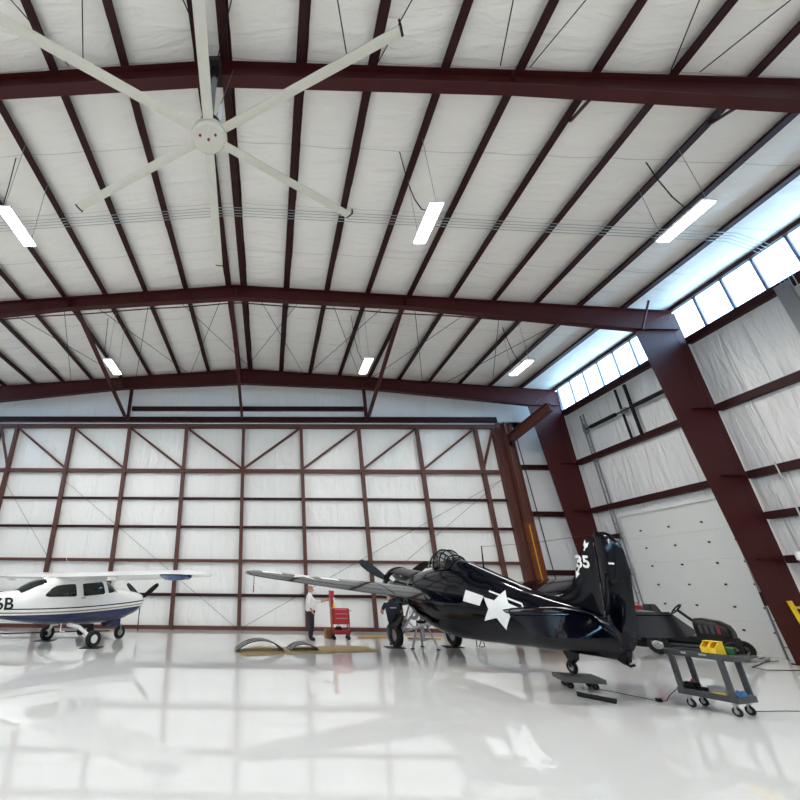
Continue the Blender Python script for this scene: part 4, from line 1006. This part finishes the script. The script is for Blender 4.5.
# ------------------------------------------------------------------ grey utility cart
CU = Vector((.333, -.943, 0)); ang = math.atan2(CU.y, CU.x)
ct = thing('utility_cart', 'grey two shelf utility cart loaded with bins beside the fighter tail', 'cart', (6.93, 7.97, 0), ang)
LL, WW = .74, .44
def shelf(z, name, l0=-LL / 2, l1=LL / 2):
    mb = MB().box(((l0 + l1) / 2, 0, z), (l1 - l0, WW, .02))
    for sy in (-1, 1): mb.box(((l0 + l1) / 2, sy * (WW / 2 - .012), z + .02), (l1 - l0, .024, .085))
    for x in (l0, l1): mb.box((x, 0, z + .02), (.024, WW, .085))
    return obj(name, mb, 'cartgrey', ct, bevel=.006)
shelf(.2, 'lower_shelf'); shelf(.74, 'upper_shelf', -LL / 2 - .02, LL / 2 + .1)
for sx in (-1, 1):
    for sy in (-1, 1):
        obj('post', MB().bar((sx * (LL / 2 - .05), sy * (WW / 2 - .02), .18), (sx * (LL / 2 - .05), sy * (WW / 2 - .02), .75), .05 if sy < 0 else .045, .075, (1, 0, 0)), 'cartgrey', ct, bevel=.008)
        c = obj('caster', MB().lathe([(.01, -.016), (.055, -.02), (.062, -.008), (.062, .008), (.055, .02), (.01, .016)], 18, 'y', (sx * (LL / 2 - .09), sy * (WW / 2 - .07), .062)), 'rubber', ct)
        obj('fork', MB().box((sx * (LL / 2 - .09), sy * (WW / 2 - .07) - .026, .1), (.03, .006, .1)).box((sx * (LL / 2 - .09), sy * (WW / 2 - .07) + .026, .1), (.03, .006, .1)).box((sx * (LL / 2 - .09), sy * (WW / 2 - .07), .152), (.06, .06, .012)), 'silver', c, smooth=False)
        obj('caster_hub', MB().lathe([(.005, -.022), (.03, -.022), (.03, .022), (.005, .022)], 14, 'y', (sx * (LL / 2 - .09), sy * (WW / 2 - .07), .062)), 'greybox', c)
obj('push_handle', MB().tube([(LL / 2 + .1, -.17, .77), (LL / 2 + .22, -.16, .79), (LL / 2 + .22, .16, .79), (LL / 2 + .1, .17, .77)], .018, 8), 'cartgrey', ct)
obj('maker_plate', MB().box((-.12, -WW / 2 - .001, .77), (.07, .004, .03)), 'greybox', ct, smooth=False)
obj('maker_plate', MB().box((.13, -WW / 2 - .001, .77), (.1, .004, .025)), 'greybox', ct, smooth=False)
cw_ = Matrix.Translation((6.93, 7.97, 0)) @ Matrix.Rotation(ang, 4, 'Z')
def oncart(o_): o_.matrix_world = cw_; return o_
yb = thing('parts_bin', 'bright yellow plastic parts bin on the top shelf of the grey cart', 'bin'); oncart(yb)
mb = MB()
for x in (.12, .22):
    mb.prism([(x, -.2, .79), (x, -.2, .88), (x, -.08, .95), (x, .02, .95), (x, .02, .79)], (.008, 0, 0)); mb.prism([(x + .087, -.2, .79), (x + .087, -.2, .88), (x + .087, -.08, .95), (x + .087, .02, .95), (x + .087, .02, .79)], (.008, 0, 0))
    mb.box((x + .0475, -.196, .835), (.09, .008, .09)).box((x + .0475, .016, .87), (.09, .008, .16)).box((x + .0475, -.09, .794), (.09, .21, .008))
obj('bin_body', mb, 'yellow', yb, smooth=False)
obj('bin_lid', MB().bar((.11, -.03, .957), (.32, -.03, .957), .11, .012), 'yellow', yb, bevel=.004)
gb = tag(oncart(obj('green_canister', MB().lathe([(.005, .765), (.055, .765), (.06, .78), (.06, .87), (.045, .89), (.005, .89)], 18, 'z', (.33, .11, 0)), 'green')), 'green canister behind the yellow bin on the grey cart', 'canister')
tag(oncart(obj('cord_reel', MB().lathe([(.03, -.03), (.09, -.035), (.095, -.025), (.06, -.02), (.06, .02), (.095, .025), (.09, .035), (.03, .03)], 22, 'y', (.4, .16, .862)), 'black')), 'black cord reel at the handle end of the cart top', 'reel')
for i, (x, y, l) in enumerate(((-.3, .06, 'left end of the cart top'), (-.2, -.08, 'front edge of the cart top'), (-.03, .05, 'middle of the cart top'))):
    tag(oncart(obj('wrench', MB().bar((x - .09, y, .758), (x + .09, y + .03, .758), .02, .01).lathe([(.012, .753), (.026, .753), (.026, .765), (.012, .765)], 14, 'z', (x - .1, y, 0)), 'chrome')), 'chrome wrench lying on the ' + l, 'wrench', 'wrenches on the cart')
tag(oncart(obj('air_hose', MB().tube([(-.27 + .1 * math.cos(t * .9), -.02 + .1 * math.sin(t * .9), .225 + .004 * t) for t in range(30)], .014, 6), 'black')), 'coiled black hose on the lower shelf of the grey cart', 'hose')
tag(oncart(obj('red_rag', MB().grid(lambda u, v: Vector((-.36 + .16 * u, -.06 + .16 * v, .36 - .1 * abs(u - .5) - .06 * abs(v - .5) + .02 * math.sin(9 * u + 5 * v))), 10, 10), 'darkred', solid=.01)), 'crumpled red rag on top of the coiled hose', 'rag')
tag(oncart(obj('clear_case', MB().box((.06, .06, .26), (.22, .2, .1)).box((.06, .06, .318), (.23, .21, .015)), 'greybox', bevel=.006)), 'pale grey plastic case on the lower shelf of the cart', 'case')
tag(oncart(obj('yellow_tray', MB().box((.1, -.13, .222), (.16, .1, .02)).box((.1, -.18, .24), (.16, .006, .04)).box((.1, -.08, .24), (.16, .006, .04)), 'yellow', bevel=.003)), 'small yellow tray at the front of the lower shelf', 'tray')
tag(oncart(obj('blue_rag', MB().grid(lambda u, v: Vector((.24 + .13 * u, -.1 + .26 * v, .25 + .06 * math.sin(math.pi * u) * math.sin(math.pi * v) + .015 * math.sin(13 * u + 9 * v))), 12, 14), 'blue', solid=.02)), 'crumpled blue rag at the right end of the lower shelf', 'rag')
# cables
tag(obj('floor_cable', MB().tube([(6.05, 9.4, .012), (6.2, 9.1, .012), (6.35, 8.75, .012), (6.42, 8.55, .012)], .005, 6).box((6.44, 8.5, .03), (.07, .06, .05)).tube([(6.44, 8.5, .012), (6.6, 8.55, .012), (6.62, 8.48, .1), (6.72, 8.42, .2)], .005, 6), 'black'), 'thin black cable with a plug from the dolly to the grey cart', 'cable')
tag(obj('floor_cable', MB().tube([(7.3, 7.95, .2), (7.35, 7.9, .02), (7.9, 8.0, .012), (8.8, 8.0, .012), (9.8, 8.2, .012)], .006, 6), 'black'), 'black cable on the floor running right from the grey cart', 'cable')
tag(obj('floor_cable', MB().tube([(13.2, 13.0, .03), (12.7, 12.9, .015), (12.2, 12.5, .012), (11.6, 12.1, .012), (11.5, 11.7, .012), (12.2, 11.7, .012), (13.4, 11.8, .012)], .009, 6), 'black'), 'black cable looping on the floor by the big column', 'cable')
ps = thing('power_strip', 'grey power strip on the floor in front of the sectional door', 'power strip', (12.95, 13.15, 0), R(35))
obj('strip_body', MB().box((0, 0, .035), (.7, .16, .06)), 'greybox', ps, bevel=.008)
for k in range(5): obj('socket', MB().box((-.26 + .13 * k, 0, .066), (.07, .08, .006)), 'black', ps, smooth=False)

# ------------------------------------------------------------------ dark ride-on tractor by the sectional door
tr = thing('ride_on_tractor', 'black ride-on tractor with steering wheel in front of the sectional door', 'tractor', (11.8, 14.3, 0), math.atan2(-.83, .55))
obj('chassis', MB().box((.2, 0, .42), (2.3, .5, .18)), 'black', tr, bevel=.03)
obj('mower_deck', MB().box((-.05, 0, .22), (1.6, .8, .18)), 'blackmetal', tr, bevel=.05)
hb = Body([(1.32, .72, .45, .2, 3, .5), (1.27, .82, .42, .27, 3, .5), (1.1, .92, .42, .3, 3, .5), (.75, .97, .42, .3, 3, .5), (.6, .95, .42, .28, 3, .5)])
hd = obj('hood', hb.mesh(1.32, .6, 14, 28), 'blackmetal', tr)
for k in range(4): obj('grille_bar', MB().box((1.1 - .12 * k, -.302, .7), (.06, .01, .2)), 'darkred' if k == 0 else 'cartgrey', hd, smooth=False)
obj('fender', MB().grid(lambda u, v: Vector((-.55 + .48 * math.cos(R(lerp(10, 170, u))), -.55 + 1.1 * v, .4 + .42 * math.sin(R(lerp(10, 170, u))))), 14, 4), 'black', tr, solid=.02)
st_ = obj('seat', MB().box((.0, 0, .86), (.46, .5, .1)), 'black', tr, bevel=.04)
obj('seat_back', MB().loft([[Vector((-.25 - .08 * t + .1 * c_, .42 * s_ * (1 - .55 * t ** 3), .86 + .42 * t)) for c_, s_ in ((1, -1), (1, 1), (-1, 1), (-1, -1))] for t in (0, .3, .6, .85, 1.)]), 'black', st_, bevel=.03)
obj('steering_column', MB().cyl((.72, 0, .72), (.3, 0, 1.14), .04, n=10), 'blackmetal', tr)
sw = obj('steering_wheel', MB().tube([Vector((.28, 0, 1.17)) + Vector((.71 * math.cos(a) * .17, math.sin(a) * .17, .71 * math.cos(a) * .17)) for a in [2 * math.pi * k / 24 for k in range(24)]], .018, 8, True), 'black', tr)
for k in range(3):
    a = 2 * math.pi * k / 3; obj('spoke', MB().cyl((.29, 0, 1.15), Vector((.28, 0, 1.17)) + Vector((.71 * math.cos(a) * .17, math.sin(a) * .17, .71 * math.cos(a) * .17)), .012, n=6), 'blackmetal', sw)
for sg in (1, -1):
    wheel('rear_wheel', tr, (-.25, sg * .5, .26), .26, .2, 'y', 'chrome', 'rubber', .55)
    wheel('front_wheel', tr, (1.3, sg * .42, .22), .22, .15, 'y', 'chrome', 'rubber', .55)
obj('lever', MB().tube([(.1, -.3, .5), (-.05, -.34, .95)], .012, 6).sphere((-.05, -.34, .97), .03, 10, 8), 'black', tr)
obj('rear_rack', MB().box((-.68, 0, .9), (.45, .6, .04)).box((-.6, .25, .65), (.05, .05, .5)).box((-.6, -.25, .65), (.05, .05, .5)), 'blackmetal', tr, smooth=False)
fc = thing('fuel_can', 'red fuel can standing on the rear rack of the tractor', 'can', (11.44, 14.84, .92), math.atan2(-.83, .55))
obj('can_body', MB().box((0, 0, .16), (.26, .18, .32)), 'red', fc, bevel=.03)
obj('can_handle', MB().tube([(-.08, 0, .31), (-.08, 0, .38), (.06, 0, .38), (.06, 0, .31)], .016, 8), 'red', fc)
obj('can_spout', MB().cyl((.09, 0, .31), (.15, 0, .42), .02, n=8), 'white', fc)
# ------------------------------------------------------------------ world, camera, colour
w = bpy.data.worlds.new('World'); SC.world = w; w.use_nodes = True
nt = w.node_tree; nt.nodes.clear()
out = nt.nodes.new('ShaderNodeOutputWorld'); bg = nt.nodes.new('ShaderNodeBackground')
tc = nt.nodes.new('ShaderNodeTexCoord'); sp = nt.nodes.new('ShaderNodeSeparateXYZ'); cr = nt.nodes.new('ShaderNodeValToRGB')
nt.links.new(tc.outputs['Generated'], sp.inputs[0]); nt.links.new(sp.outputs[2], cr.inputs[0])
cr.color_ramp.elements[0].position = .0; cr.color_ramp.elements[0].color = (.62, .84, 1, 1)
cr.color_ramp.elements[1].position = .7; cr.color_ramp.elements[1].color = (.3, .62, 1, 1)
nt.links.new(cr.outputs[0], bg.inputs[0]); bg.inputs[1].default_value = SKY = 4.6
nt.links.new(bg.outputs[0], out.inputs[0])

cam = bpy.data.cameras.new('camera'); co = bpy.data.objects.new('camera', cam); COL.objects.link(co)
CR = ((0.99977, 0.0194, 0.0091), (0.0006, 0.3993, -0.9168), (-0.0214, 0.9166, 0.3991))   # rows: image right, image down, forward
right, down, fwd = (Vector(r).normalized() for r in CR)
m = Matrix.Identity(4)
for i in range(3):
    m[i][0] = right[i]; m[i][1] = -down[i]; m[i][2] = -fwd[i]
m[2][3] = 1.7
co.matrix_world = m
cam.sensor_width = 36; cam.lens = 425.2 / 800 * 36; cam.shift_x = (400 - 258) / 800
cam.clip_start = .05; cam.clip_end = 200
SC.camera = co
SC.view_settings.view_transform = 'Standard'; SC.view_settings.look = 'None'
SC.view_settings.gamma = 1; SC.view_settings.use_curve_mapping = False
SC.view_settings.exposure = EXPO = 0.92
SC.cycles.max_bounces = 12; SC.cycles.diffuse_bounces = 8; SC.cycles.transparent_max_bounces = 12
SC.cycles.sample_clamp_indirect = 8
SC.cycles.use_denoising = True
SC.cycles.denoising_prefilter = 'ACCURATE'
SC.cycles.blur_glossy = 0.0
